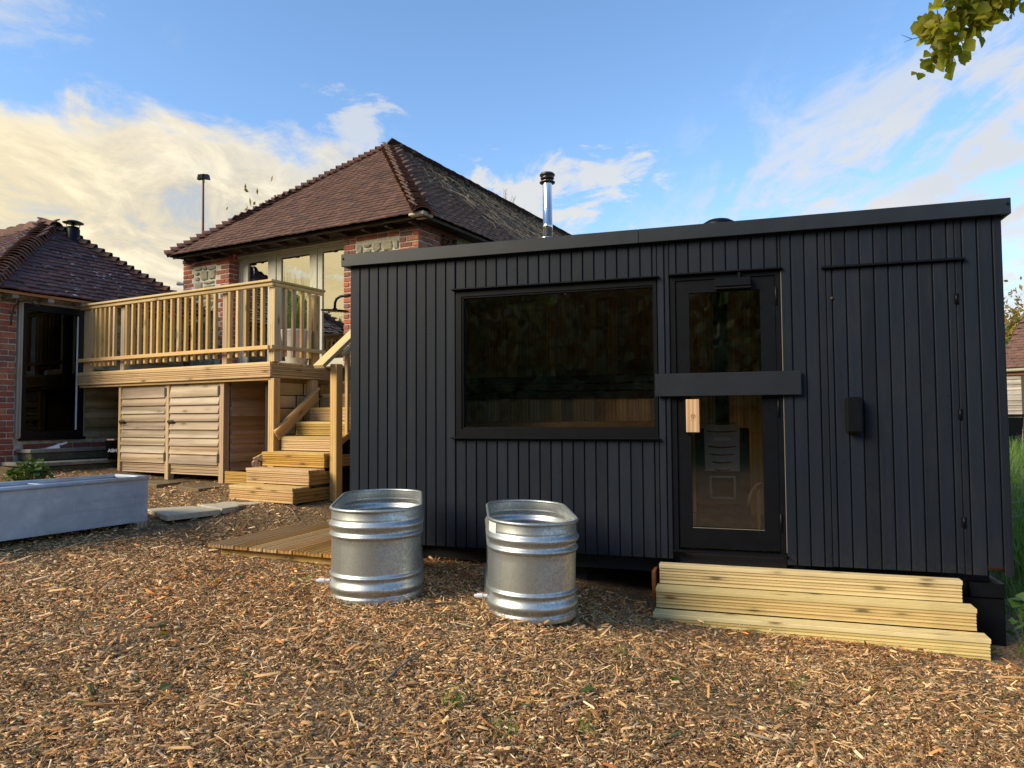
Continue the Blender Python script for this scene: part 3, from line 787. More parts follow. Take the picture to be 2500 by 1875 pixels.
# sauna stove seen through the door
st = thing('sauna_stove', 'black wood burning stove with slotted steel front behind the glazed door', 'stove', SO + US * -.19 + NS * .55 + Vector((0, 0, .42)), -YS)
MB().box(-.22, .22, .02, .44, .03, .92, .01).obj('body', M['stove'], st)
pn = MB().add([(-.145, -.0, .95), (.145, -.0, .95), (.14, -.002, .56), (-.14, -.002, .56), (-.145, .02, .95), (.145, .02, .95), (.14, .02, .56), (-.14, .02, .56)],
              [(0, 1, 2, 3), (4, 7, 6, 5), (0, 4, 5, 1), (1, 5, 6, 2), (2, 6, 7, 3), (3, 7, 4, 0)]).obj('front_panel', M['stove_panel'], st)
for i, (hw, z) in enumerate(((.125, .895), (.118, .765), (.10, .70), (.082, .635), (.062, .57))):
    pts = [(hw * t_, -.008 - .006 * (1 - t_ * t_), z - .010 * (1 - t_ * t_)) for t_ in [q / 6 - 1 for q in range(13)]]
    MB().tube(pts, .0028, 6).obj('vent_lip', M['steel'], pn)
    MB().tube([(p[0], -.004, p[2] + .006) for p in pts], [.001] + [.005] * 11 + [.001], 6).obj('vent_slot', M['black'], pn)
def text(name, body, size, mat, parent, loc, rot, shear=0.0, ext=.001, bold=0.0, align='CENTER'):
    cu = D.curves.new(name, 'FONT'); cu.body = body; cu.size = size; cu.shear = shear; cu.extrude = ext; cu.align_x = align; cu.offset = bold
    o = D.objects.new(name, cu); COL.objects.link(o)
    me = D.meshes.new_from_object(o.evaluated_get(bpy.context.evaluated_depsgraph_get()))
    D.objects.remove(o); D.curves.remove(cu)
    me.materials.clear(); me.materials.append(mat); me.name = name
    return piece(name, me, parent, loc, rot)
text('lettering', 'HARVIA', .040, M['white_print'], pn, (0, -.004, .818), (R(90), 0, 0), .25, .001, .0012)
fd = MB().box(-.105, .105, 0.0, .02, .33, .345).box(-.105, .105, 0, .02, .505, .52).box(-.105, -.09, 0, .02, .345, .505).box(.09, .105, 0, .02, .345, .505).obj('fire_door', M['stove_panel'], st)
slab('fire_glass', fd, M['metal_black'], -.09, .09, .006, .012, .345, .505, 0)
slab('ash_lip', st, M['stove'], -.13, .13, -.03, .02, .28, .315, .004)
MB().lathe([(.06, .92), (.06, 2.34)], 24).obj('stove_pipe', M['stove'], st, (0, .2, 0), smooth=True)
for sx in (-1, 1):
    slab('leg', st, M['stove'], sx*.19-.02, sx*.19+.02, .04, .08, 0, .035, .002); slab('leg', st, M['stove'], sx*.19-.02, sx*.19+.02, .38, .42, 0, .035, .002)
slab('guard_rail', st, M['steel'], -.30, .12, -.05, -.044, .962, .970, .001)
ld = thing('sauna_ladle', 'bent wooden ladle handle leaning behind the lower door glass', 'ladle', SO + US * .10 + NS * .42 + Vector((0, 0, .42)), -YS)
pts = [(-.085, 0, .30), (-.075, 0, .36), (-.052, 0, .42), (-.015, 0, .465), (.03, 0, .48)]
MB().tube(pts, [.013, .014, .014, .013, .012], 8).obj('handle', M['pine_z'], ld, smooth=True)
slab('upright', ld, M['pine_z'], -.02, .006, -.012, .012, .0, .43, .003)

# ------------------------------------------------------------ two galvanised plunge tanks
def stadium(r, h, n=22):
    P = []
    for i in range(n + 1):
        a = math.pi * i / n; P.append((r * math.cos(a), h + r * math.sin(a)))
    for i in range(n + 1):
        a = math.pi + math.pi * i / n; P.append((r * math.cos(a), -h + r * math.sin(a)))
    return P
def tank(label, loc, yaw, L, ht, tilt=(0, 0)):
    t = thing('plunge_tank', label, 'tank', loc, -yaw, 'galvanised plunge tanks in front of the cabin')
    t.rotation_euler = (tilt[0], tilt[1], -yaw)
    Rr = .302; h = L / 2 - .305
    # profile of the wall: (offset outwards, z as a fraction)
    prof = [(.012, .0), (.013, .010), (.010, .020), (.012, .028), (.009, .034)]
    def ridge(z0, z1, amp):
        return [(amp * (.5 - .5 * math.cos(2 * math.pi * q / 10)), z0 + (z1 - z0) * q / 10) for q in range(11)]
    prof += ridge(.040, .135, .020) + ridge(.142, .185, .013)
    prof += [(0, .19), (0, .36)] + ridge(.405, .455, .015) + ridge(.46, .535, .020) + [(.002, .540), (.0, .545), (.0, .60)]
    sc = ht / .612
    def shell(off):
        mb = MB(); v = []; 
        for (o, z) in prof: v += [(x, y, z * sc) for x, y in stadium(Rr + o + off, h)]
        n = len(stadium(1, 1)); f = []
        for i in range(len(prof) - 1):
            for k in range(n): f.append((i*n+k, i*n+(k+1) % n, (i+1)*n+(k+1) % n, (i+1)*n+k))
        mb.add(v, f); return mb
    o_ = shell(0).mesh('shell', M['galv'], True); piece('shell', o_, t)
    i_ = shell(-.003).mesh('lining', M['galv'], True); piece('lining', i_, t)
    pts = [Vector((x, y, .604 * sc)) for x, y in stadium(Rr + .004, h)]
    rim = MB(); n = len(pts); nn = 10; v = []
    for i, p in enumerate(pts):
        tg = (pts[(i + 1) % n] - pts[i - 1]).normalized(); out = Vector((tg.y, -tg.x, 0))
        for k in range(nn):
            a = 2 * math.pi * k / nn
            v.append(p + out * math.cos(a) * .0115 + Vector((0, 0, math.sin(a) * .0115)))
    f = [(i*nn+k, i*nn+(k+1) % nn, ((i+1) % n)*nn+(k+1) % nn, ((i+1) % n)*nn+k) for i in range(n) for k in range(nn)]
    rim.add(v, f).obj('rolled_rim', M['galv'], t, smooth=True)
    bt = MB(); q = [(x, y, .05) for x, y in stadium(Rr, h)]; bt.add(q, [tuple(range(len(q)))])
    bt.obj('base', M['galv'], t)
    tp = MB().tube([(-Rr - .004, -h - .06, .115), (-Rr - .035, -h - .06, .115), (-Rr - .04, -h - .06, .115), (-Rr - .075, -h - .06, .115)], [.012, .012, .017, .017], 10).tube([(-Rr - .074, -h - .06, .115), (-Rr - .095, -h - .06, .115)], .012, 8)
    tp.obj('drain_tap', M['plastic_white'], t, smooth=False)
    return t
tk1 = tank('galvanised oval tub nearer the deck stairs, standing level on the chips', (-.987, 5.376, .243), -.126, 1.401, .606)
tk2 = tank('galvanised oval tub nearer the cabin door, white sticker on its side', (.101, 5.126, .165), -.052, 1.239, .622, (R(.3), R(1.5)))
tk2.scale = (.955, 1, 1)
stick = MB(); v = []
for k in range(6):
    a = R(181 + k * 6); 
    for z in (.505, .60): v.append((.305 * math.cos(a), -.315 + .305 * math.sin(a), z))
stick.add(v, [(2*k, 2*k+2, 2*k+3, 2*k+1) for k in range(5)]).obj('sticker', M['plastic_white'], tk2)

# ------------------------------------------------------------ three tier timber step below the cabin door
stp = thing('timber_steps', 'long three tier step of new pale grooved decking in front of the cabin', 'steps', SO, -YS)
tiers = [(-.655, 1.400, -.100, .304, -.02), (-.668, 1.446, -.232, .151, -.095), (-.674, 1.482, -.375, -.003, -.227)]
for i, (x0, x1, yf, zt, yb) in enumerate(tiers):
    L = x1 - x0; cx = (x0 + x1) / 2
    piece('tread', groovemesh(L, .145 if i else .09, .028, M['pine_new']), stp, (cx, yf + (.0725 if i else .045), zt - .014))
    piece('riser', groovemesh(L - .004, .121, .026, M['pine_new'], 5), stp, (cx, yf + .023, zt - .0285 - .0605), (R(90), 0, 0))
for x in (-.62, .40, 1.36):
    slab('bearer', stp, M['pine_y'], x - .022, x + .022, -.345, -.02, -.16, -.035, .002)
    slab('bearer', stp, M['pine_y'], x - .022, x + .022, -.20, -.02, -.03, .12, .002)
slab('packing_board', stp, M['redwood'], -.712, -.684, -.10, .10, .02, .245, .003)

# ------------------------------------------------------------ weathered zinc trough
pl = thing('zinc_planter', 'long empty blue grey zinc trough with rolled rim on timber blocks', 'planter', (UD * -6.895 + ND * 3.48) * .93, -YD)
hw, hl, zb, zt = .251, 1.004, .511, .907
for nm, q in (('side_panel', (hw-.006, hw, -hl, hl, zb, zt)), ('side_panel', (-hw, -hw+.006, -hl, hl, zb, zt)), ('end_panel', (-hw+.006, hw-.006, -hl, -hl+.006, zb, zt)), ('end_panel', (-hw+.006, hw-.006, hl-.006, hl, zb, zt)), ('floor', (-hw+.006, hw-.006, -hl+.006, hl-.006, zb+.01, zb+.016))):
    MB().box(*q).obj(nm, M['zinc'], pl)
e = .012
MB().tube([(hw, -hl, zt), (hw, hl, zt)], .020, 12).obj('rolled_rim', M['zinc'], pl, smooth=True)
MB().tube([(-hw, -hl, zt), (-hw, hl, zt)], .020, 12).obj('rolled_rim', M['zinc'], pl, smooth=True)
MB().tube([(-hw+.02, hl, zt), (hw-.02, hl, zt)], .019, 12).obj('rolled_rim', M['zinc'], pl, smooth=True)
MB().tube([(-hw+.02, -hl, zt), (hw-.02, -hl, zt)], .019, 12).obj('rolled_rim', M['zinc'], pl, smooth=True)
for y in (.225,): slab('brace', pl, M['zinc'], -hw+.02, hw-.02, y-.02, y+.02, zt-.012, zt-.004, .002)
for i, y in enumerate((.98, -.80)):
    c = (UD * -6.895 + ND * 3.48) * .93 + UD * .14 + ND * y * .93
    g_ = gz(c.x, c.y)
    bl = tag(slab('support_block', None, M['larch_x'], c.x-.17, c.x+.17, c.y-.05, c.y+.05, g_-.02, zb-.001, .004, (0, 0, -YD)), ['short timber block under the end of the zinc trough by the slabs', 'short timber block under the near end of the zinc trough'][i], 'block', 'blocks under the zinc trough')

# ------------------------------------------------------------ slatted duckboard and paving slabs
YP = R(21)
UP, NP = fr(YP)
po = Vector((-2.66, 6.37, 0)) * .945
pal = thing('duckboard', 'low platform of wet grooved decking boards lying on the wood chips', 'platform', po, -YP)
z0p, slope = .325, 0.0
for k in range(9):
    x = .070 + k * .1422
    if k == 0: x -= .0
    piece('board', groovemesh(1.34, .129, .028, M['pine_pallet'], 5), pal, (x - .03, .67 + rnd.uniform(-.008, .008), .398 - .002 * k), (0, 0, R(90)))
for y in (.06, .66, 1.26): slab('bearer', pal, M['pine_x'], .03, 1.22, y - .022 + (.05 if y < .1 else 0), y + .022 + (.05 if y < .1 else 0), .295, .365, .003)
EXCL.append([tuple((po + UP * a + NP * c)[:2]) for a, c in ((-.04, 0), (1.28, 0), (1.28, 1.34), (-.04, 1.34))])
slabs = [
 ([(-3.21, 6.71), (-2.88, 7.13), (-3.28, 7.47), (-3.67, 7.22)], .553, 'slab_dry', 'dry pale paving slab touching the end of the zinc trough'),
 ([(-2.87, 7.14), (-2.60, 7.66), (-2.95, 7.86), (-3.26, 7.48)], .562, 'slab_dry', 'half wet pale paving slab in front of the lowest stair'),
 ([(-4.30, 8.72), (-4.05, 9.36), (-4.60, 9.62), (-4.80, 9.10)], .655, 'slab_wet', 'wet brown paving slab behind the zinc trough by the cupboards'),
 ([(-3.60, 8.30), (-3.44, 8.76), (-3.84, 9.14), (-4.05, 8.70)], .612, 'slab_wet', 'wet brown paving slab beside the lowest stair')]
slabs[3] = ([(-3.62, 8.32), (-3.40, 8.72), (-3.83, 9.12), (-4.04, 8.72)], .64, 'slab_wet', 'wet brown paving slab in front of the cupboard post')
for P, z, mt, lb in slabs:
    c = Vector((sum(p[0] for p in P) / 4, sum(p[1] for p in P) / 4, z))
    mb = MB(); q = [Vector((p[0], p[1], z)) - c for p in P]
    top = [v_ * .985 for v_ in q]; n = 4
    mb.add([v_ + Vector((0, 0, -.05)) for v_ in q] + [v_ + Vector((0, 0, -.008)) for v_ in q] + top, [(3, 2, 1, 0), (8, 9, 10, 11)] + [(i, (i+1) % 4, 4+(i+1) % 4, 4+i) for i in range(4)] + [(4+i, 4+(i+1) % 4, 8+(i+1) % 4, 8+i) for i in range(4)])
    tag(mb.obj('paving_slab', M[mt], None, c), lb, 'slab', 'stone slabs set in the chips')
    EXCL.append(P)

# ------------------------------------------------------------ raised deck with balustrade, cupboards and stairs  (x along the front, y inwards)
dk = thing('raised_deck', 'raised pine deck with slatted balustrade and stairs', 'deck', DO, -YD)
ZD = 2.113
X0 = -3.84
piece('edge_board', groovemesh(3.84, .145, .028, M['pine_x']), dk, (X0/2, .0725, ZD - .014))
for k in range(1, 13):
    slab('deck_board', dk, M['pine_x'], X0, .0, .15*k, .15*k+.143, ZD-.028, ZD, .003) if k < 6 else slab('deck_board', dk, M['pine_x'], X0, 1.9, .15*k+.06, .15*k+.203, ZD-.028, ZD, .003)
piece('fascia_board', groovemesh(3.836, .150, .028, M['pine_x'], 6), dk, (X0/2 + .0, .016, ZD - .0285 - .076), (R(90), 0, 0))
piece('fascia_board', groovemesh(.86, .150, .028, M['pine_x'], 6), dk, (-.0125, .46, ZD - .0285 - .076), (R(90), 0, R(90)))
slab('joist', dk, M['pine_x'], X0, -.03, .035, .08, 1.925, 2.08, .003)
slab('joist', dk, M['pine_y'], -.08, -.032, .09, 1.9, 1.93, 2.08, .003)
for x in (-3.2, -2.4, -1.6, -.8): slab('joist', dk, M['pine_y'], x-.022, x+.022, .09, 1.9, 1.93, 2.08, .003)
slab('under_batten', dk, M['pine_x'], X0, -.02, .03, .05, 1.898, 1.922, .002)
# posts
slab('post', dk, M['pine_z'], -.062, .038, .03, .13, .60, 1.922, .006)
slab('post', dk, M['pine_z'], -.062, .038, .03, .13, ZD+.001, 3.005, .006)
slab('post', dk, M['pine_z'], -.075, .028, .66, .76, .60, 1.922, .006)
slab('post', dk, M['pine_z'], -.075, .028, .69, .79, ZD+.001, 3.0, .006)
slab('post', dk, M['pale_post'], -.895, -.805, .055, .145, ZD+.001, 3.005, .006)
slab('post', dk, M['pale_post'], -2.945, -2.855, .055, .145, ZD+.001, 3.005, .006)
slab('post', dk, M['pine_z'], -3.76, -3.62, .03, .10, ZD+.001, 3.005, .006)
# top rails: a cap lying on an upright rail
slab('cap_rail', dk, M['pine_x'], -3.80, .055, -.035, .105, 3.052, 3.082, .006)
slab('top_rail', dk, M['pine_x'], -3.79, .045, -.012, .028, 3.006, 3.050, .005)
slab('cap_rail', dk, M['pine_y'], -.085, .055, .107, .86, 3.052, 3.082, .006)
slab('top_rail', dk, M['pine_y'], .006, .046, .030, .845, 3.006, 3.050, .005)
slab('low_rail', dk, M['pine_x'], -3.79, .005, -.040, -.002, 2.256, 2.304, .005)
slab('low_rail', dk, M['pine_y'], .040, .075, -.040, .85, 2.258, 2.306, .005)
bxs = [-3.53, -3.43, -3.33, -3.225, -3.12, -3.02] + [-2.745, -2.612, -2.478, -2.343, -2.208, -2.075, -1.94, -1.803, -1.667, -1.527, -1.39, -1.252, -1.113, -.974] + [-.712, -.572, -.428, -.287, -.150]
for x in bxs:
    slab('baluster', dk, M['pine_z'], x-.0215, x+.0215, .0, .043, 2.185 + rnd.uniform(-.004, .004), 3.004, .004, (0, R(rnd.uniform(-.25, .25)), 0))
for y in (.21, .35, .49, .61):
    slab('baluster', dk, M['pine_z'], -.008, .037, y-.021, y+.021, 2.185, 3.004, .004)
# cupboards below
cp = thing('log_store', 'row of larch clad cupboards under the raised deck', 'cupboard', DO, -YD)
yc = .07
for x0, x1 in ((-2.985, -2.935), (-1.985, -1.912), (-.955, -.868)):
    slab('post', cp, M['larch_z'], x0, x1, yc, yc+.09, .60, 1.897, .004)
def lap_board(L, H, mat, t0=.008, t1=.036):
    key = ('lap', round(L, 3), round(H, 3), mat.name)
    if key not in _cache:
        _cache[key] = MB().prism([(0, -H/2), (-t1, -H/2), (-t1+.002, -H/2+.004), (-t0, H/2), (0, H/2)], -L/2, L/2, 'x').mesh('board', mat)
    return _cache[key]
for x0, x1 in ((-2.925, -1.992), (-1.902, -.966)):
    dr = MB().box(x0, x1, yc+.03, yc+.06, .885, 1.893).obj('cupboard_door', M['larch_x'], cp)
    zs = [1.893, 1.735]; 
    while zs[-1] > .90: zs.append(zs[-1] - .1045)
    zs[-1] = .878
    for za, zb_ in zip(zs, zs[1:]):
        piece('board', lap_board(x1 - x0 + rnd.uniform(-.012, .004), za - zb_ + .012, M['larch_x']), dr, ((x0+x1)/2, yc+.0295, (za+zb_)/2), (R(-1.5), R(rnd.uniform(-.3, .3)), 0))
    for z in (1.80, .955):
        slab('hinge', dr, M['rubber'], x1-.012, x1+.030, yc-.006, yc-.001, z-.055, z+.055, .001)
    lt = slab('latch', dr, M['rubber'], x0-.03, x0+.095, yc-.008, yc-.002, 1.392, 1.432, .002)
    MB().tube([(-.05, -.012, 0), (.05, -.012, 0)], .007, 8).tube([(.0, -.012, -.01), (.0, -.03, -.035)], .006, 8).obj('bolt', M['rust_iron'], lt)
    piece('kick_board', groovemesh(x1 - x0 - .02, .125, .022, M['larch_x'], 6), cp, ((x0+x1)/2 + .01, yc+.03, .80), (R(90), 0, 0))
# its shaded end wall and back
x = -.895; z = .80
while z < 1.88:
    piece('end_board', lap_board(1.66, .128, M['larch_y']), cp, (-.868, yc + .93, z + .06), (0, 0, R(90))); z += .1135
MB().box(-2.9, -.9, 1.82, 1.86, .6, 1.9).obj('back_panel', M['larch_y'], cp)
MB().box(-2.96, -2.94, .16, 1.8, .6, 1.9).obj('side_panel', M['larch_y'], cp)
piece('base_board', groovemesh(.66, .14, .028, M['pine_wet']), dk, (-.30, -.085, .75), (R(90), 0, 0))
# sleeper wall behind the corner posts
sw = thing('sleeper_wall', 'low wall of stacked pine sleepers beside the stairs under the deck', 'wall', DO, -YD)
z = .62
for r_ in range(8):
    ys = [.14, .50 + .12 * (r_ % 2), .9, 1.5]
    for ya, yb in zip(ys, ys[1:]):
        slab('sleeper', sw, M['pine_y'], -.24, -.075, ya+.012, yb-.012, z+.004, z+.152, .006)
    z += .158
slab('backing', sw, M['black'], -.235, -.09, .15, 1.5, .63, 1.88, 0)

# stairs climb away from the viewer along the deck's end
sr = thing('deck_stairs', 'flight of wet grooved pine steps climbing to the raised deck', 'stairs', DO, -YD)
N0, RUN, RISE, ZT0 = -.576, .227, .170, .725
for k in range(9):
    y = N0 + k * RUN; zt = ZT0 + k * RISE
    x0, x1 = (.015, .962) if k < 3 else (.075, .955)
    mt = M['pine_wet'] if k < 3 else M['pine_x']
    L = x1 - x0
    if zt < ZD - .01:
        piece('tread', groovemesh(L, .145, .028, mt), sr, ((x0+x1)/2, y + .0725, zt - .014))
        piece('tread', groovemesh(L, .100, .028, mt), sr, ((x0+x1)/2, y + .198, zt - .014))
    piece('riser', groovemesh(L - .006, .132, .026, mt, 6), sr, ((x0+x1)/2, y + .020, zt - .0285 - .066), (R(90), 0, 0))
    if k < 3:
        piece('side_board', groovemesh(.56 if k == 0 else .40, .132, .024, mt, 6), sr, (x1 - .014, y + .035 + (.28 if k == 0 else .20), zt - .0285 - .066), (R(90), 0, R(90)))
# sloping stringer on the deck side and boarded skirt by the cabin
def beam(name, parent, mat, a, b, w, h, up=(0, 0, 1), c=.004):
    a = Vector(a); b = Vector(b); d = (b - a); L = d.length; d.normalize()
    s_ = d.cross(Vector(up)).normalized(); u_ = s_.cross(d)
    m_ = boxmesh(L, w, h, mat, c)
    o = piece(name, m_, parent); o.matrix_local = Matrix(((d.x, s_.x, u_.x, (a.x+b.x)/2), (d.y, s_.y, u_.y, (a.y+b.y)/2), (d.z, s_.z, u_.z, (a.z+b.z)/2), (0, 0, 0, 1)))
    return o
sl = RISE / RUN
beam('stringer', sr, M['pine_x'], (.055, .06, 1.235), (.055, .72, 1.235 + .66 * sl), .028, .12)
beam('stringer_cap', sr, M['pine_x'], (.055, .03, 1.29), (.055, .74, 1.29 + .71 * sl), .06, .028)
slab('newel_post', sr, M['pine_z'], .985, 1.085, -.06, .04, .50, 2.04, .006)
beam('handrail', sr, M['pine_new'], (.955, -.20, 2.004), (.955, 1.6, 2.004 + 1.8 * .757), .145, .045)
beam('under_rail', sr, M['pine_new'], (1.03, .10, 2.15), (1.03, 1.6, 2.15 + 1.5 * .757), .045, .05)
beam('low_rail', sr, M['pine_x'], (1.045, -.02, 1.135), (1.045, 1.5, 1.135 + 1.52 * .61), .04, .055)
for q in range(7):
    y = .175 + q * .16
    slab('baluster', sr, M['pine_z'], 1.008, 1.052, y-.021, y+.021, 1.22 + q * .10, 2.13 + (y-.1) * .757, .004)
for q in range(9):
    piece('skirt_board', groovemesh(1.1, .135, .026, M['pine_pallet'], 6), sr, (1.64, .30, .58 + q * .155), (R(90), 0, 0))
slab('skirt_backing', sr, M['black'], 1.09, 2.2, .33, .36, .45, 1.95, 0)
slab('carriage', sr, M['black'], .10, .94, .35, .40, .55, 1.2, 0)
# split logs left under the deck
for i, (x, y, z, r_, lb) in enumerate(((-.30, .08, .905, .055, 'split log end with pale rings lying beside the stairs'), (-.33, .16, .985, .06, 'dark bark log resting on top of the split log'))):
    mb = MB(); pr = [(r_*math.cos(a)*(1.25 if i else 1), r_*.8*math.sin(a)) for a in [2*math.pi*q/9 for q in range(9)]]
    if i == 1: pr = [(-.075, -.03), (.06, -.045), (.07, .0), (.03, .045)]
    mb.prism(pr, -.14, .14, 'y')
    c = DO + UD * x + ND * y
    tag(mb.obj('firewood_log', M['log'], None, (c.x, c.y, z), (0, R(8), R(20))), lb, 'log', 'logs beside the stairs')
# white pot with long grass on the deck
c = DO + UD * -.20 + ND * .62
pot = thing('flower_pot', 'tall white tapered pot of long grass standing on the raised deck', 'pot', (c.x, c.y, ZD + .001))
MB().lathe([(.0, 0), (.125, 0), (.13, .01), (.20, .42), (.205, .43), (.20, .44), (.188, .44), (.180, .38), (0, .38)], 32).obj('pot', M['white_pot'], pot, smooth=True)
def blades(n, rad, hmin, hmax, w, seed, spread=.5, mat='grass', droop=.5):
    r = random.Random(seed); mb = MB()
    for _ in range(n):
        a = r.uniform(0, 2*math.pi); q = rad * math.sqrt(r.random()); x, y = q*math.cos(a), q*math.sin(a)
        b_ = r.uniform(0, 2*math.pi); h = r.uniform(hmin, hmax); l = h * spread * r.random()
        d = Vector((math.cos(b_), math.sin(b_), 0)); s_ = Vector((-d.y, d.x, 0)) * w * r.uniform(.6, 1.2)
        p = Vector((x, y, 0)); v = []
        for k in range(4):
            t_ = k / 3; c_ = p + d * l * t_ * t_ + Vector((0, 0, h * (t_ - droop * spread * .4 * t_ ** 3)))
            v += [c_ - s_ * (1 - t_ * .95), c_ + s_ * (1 - t_ * .95)]
        mb.add(v, [(0, 1, 3, 2), (2, 3, 5, 4), (4, 5, 7, 6)])
    return mb
kind(blades(150, .15, .45, 1.05, .005, 4, .55).obj('long_grass', M['grass'], pot, (0, 0, .38), fix=False), 'stuff')

# ------------------------------------------------------------ masonry and roofing builders
def face_frame(o, ex, ey, ez):
    return Matrix(((ex[0], ey[0], ez[0], o[0]), (ex[1], ey[1], ez[1], o[1]), (ex[2], ey[2], ez[2], o[2]), (0, 0, 0, 1)))
def put(name, mesh, parent, mtx):
    o = D.objects.new(name, mesh); COL.objects.link(o); o.parent = parent; o.matrix_local = mtx; return o
def unit_box(mat, c=.05):
    key = ('unit', mat.name, c)
    if key not in _cache: _cache[key] = MB().box(-.5, .5, -.5, .5, -.5, .5, c).mesh('brick', mat)
    return _cache[key]
def brick(parent, mat, x0, x1, y0, y1, z0, z1, name='brick'):
    j = .004
    dx, dy, dz = x1 - x0, y1 - y0, z1 - z0
    key = ('bk', round(dx, 2), round(dy, 2), round(dz, 3), mat.name)
    if key not in _cache:
        _cache[key] = MB().box(-dx/2, dx/2, -dy/2, dy/2, -dz/2, dz/2, .006).mesh('brick', mat)
    return piece(name, _cache[key], parent, ((x0+x1)/2 + rnd.uniform(-j, j)*.6, (y0+y1)/2 + rnd.uniform(-j, j), (z0+z1)/2 + rnd.uniform(-j, j)*.5), (R(rnd.uniform(-.8, .8)), R(rnd.uniform(-.9, .9)), R(rnd.uniform(-.6, .6))))
def stone(parent, mat, cx, cz, w, h, y=.0, out=.022):
    n = 9; mb = MB(); o = []; i_ = []
    for k in range(n):
        a = 2*math.pi*k/n + rnd.uniform(-.2, .2)
        c_, s_ = math.cos(a), math.sin(a); q = 1 / max(abs(c_) ** 1.0, abs(s_) ** 1.0, .72) * .97
        q = min(q, 1.28) * rnd.uniform(.90, 1.04)
        o.append((c_ * w/2 * q * .98, s_ * h/2 * q * .98))
    v = [(p, .02, r) for p, r in o] + [(p * .97, -out*.55, r * .97) for p, r in o] + [(p * .80, -out + rnd.uniform(-.006, .006), r * .80) for p, r in o] + [(rnd.uniform(-.02, .02), -out - .004, rnd.uniform(-.02, .02))]
    f = []
    for l in (0, 1):
        f += [(l*n+k, l*n+(k+1) % n, (l+1)*n+(k+1) % n, (l+1)*n+k) for k in range(n)]
    f += [(2*n+k, 2*n+(k+1) % n, 3*n) for k in range(n)]
    mb.add(v, f)
    return mb.obj('stone', mat, parent, (cx, y, cz))
def rubble(parent, mat, x0, x1, z0, z1, y=.012):
    """rows of rubble stones of uneven size with wide joints"""
    z = z0
    while z < z1 - .05:
        h = min(rnd.choice((.12, .15, .18, .21)), z1 - z)
        x = x0 + rnd.uniform(0, .03)
        while x < x1 - .05:
            w = min(rnd.choice((.13, .17, .21, .26, .31)), x1 - x)
            if rnd.random() < .22 and h > .14:
                stone(parent, mat, x + w/2, z + h*.27, w - .025, h*.5 - .02, y); stone(parent, mat, x + w/2, z + h*.76, w - .03, h*.44 - .02, y)
            else:
                stone(parent, mat, x + w/2, z + h/2 + rnd.uniform(-.008, .008), w - .010, h - .010, y)
            x += w
        z += h
CO = .0785; BH = .0635
CAMP = Vector((0, 0, ZC))
def tile_mesh(mat, w, L, th=.018, camber=.006):
    key = ('tile', mat.name, w, L)
    if key not in _cache:
        pr = []; n = 4
        for k in range(n + 1):
            x = -w/2 + w*k/n; pr.append((x, -camber * (2*x/w)**2))
        pr = pr + [(x, z - th) for x, z in reversed(pr)]
        _cache[key] = MB().prism([(p, q) for p, q in pr], 0, L, 'y').mesh('roof_tile', mat)
    return _cache[key]
def tiled_face(parent, mat, o, e, s, xl, xr, hmax, w=.165, g=.10, budget=150, view=None, jit=1.0, mat2=None, sag=0.0):
    """courses of plain tiles on a roof slope; o eave start, e along eave, s up the slope; xl/xr give the ends at slope distance d"""
    o, e, s = Vector(o), Vector(e).normalized(), Vector(s).normalized(); nrm = e.cross(s).normalized()
    L = .265; tl = math.asin(.036 / L); out = []
    pm = parent.matrix_basis
    i = 0; d = -.03
    while d < hmax - .04:
        a, b_ = xl(max(d, 0)), xr(max(d, 0)); n = max(1, int((b_ - a) / w)); off = (w/2 if i % 2 else 0)
        x = a + off * .999 - (w/2 if i % 2 else 0) + w/2
        x = a + (w * .25 if i % 2 else w * .75)
        while x < b_ - w * .2:
            p = o + e * x + s * (d + rnd.uniform(-.006, .006) * jit) + nrm * (.046 + rnd.uniform(-.003, .004) * jit)
            if sag: p = p - Vector((0, 0, sag * math.sin(math.pi * min(1, max(0, x / 9)))))
            tt = tl + R(rnd.uniform(-.9, 1.2)) * jit
            s2 = (s * math.cos(tt) - nrm * math.sin(tt)).normalized()
            ro = R(rnd.uniform(-1.6, 1.6)) * jit
            e2 = (e * math.cos(ro) + s2 * math.sin(ro)).normalized(); n2 = e2.cross(s2).normalized(); s3 = n2.cross(e2)
            out.append((((pm @ p) - CAMP).length, p, face_frame(p, e2, s3, n2)))
            x += w
        d += g; i += 1
    out.sort(key=lambda q: q[0])
    tm = tile_mesh(mat, w - .003, L)
    for q in out[:budget]: put('roof_tile', tm, parent, q[2])
    rest = out[budget:]
    if rest:
        mm = mat2 or mat
        tm2 = tile_mesh(mat, w - .003, L); base = np.array([v.co[:] for v in tm2.vertices]); fs = [tuple(p.vertices) for p in tm2.polygons]
        V = []; F = []
        for q in rest:
            mt = np.array(q[2]); k = len(V) * len(base)
            V.append(base @ mt[:3, :3].T + mt[:3, 3]); F += [tuple(i + k for i in f) for f in fs]
        me = D.meshes.new('roof_tiles'); me.from_pydata(np.concatenate(V).tolist(), [], F); me.materials.append(mm)
        kind(piece('roof_tiles', me, parent), 'stuff')
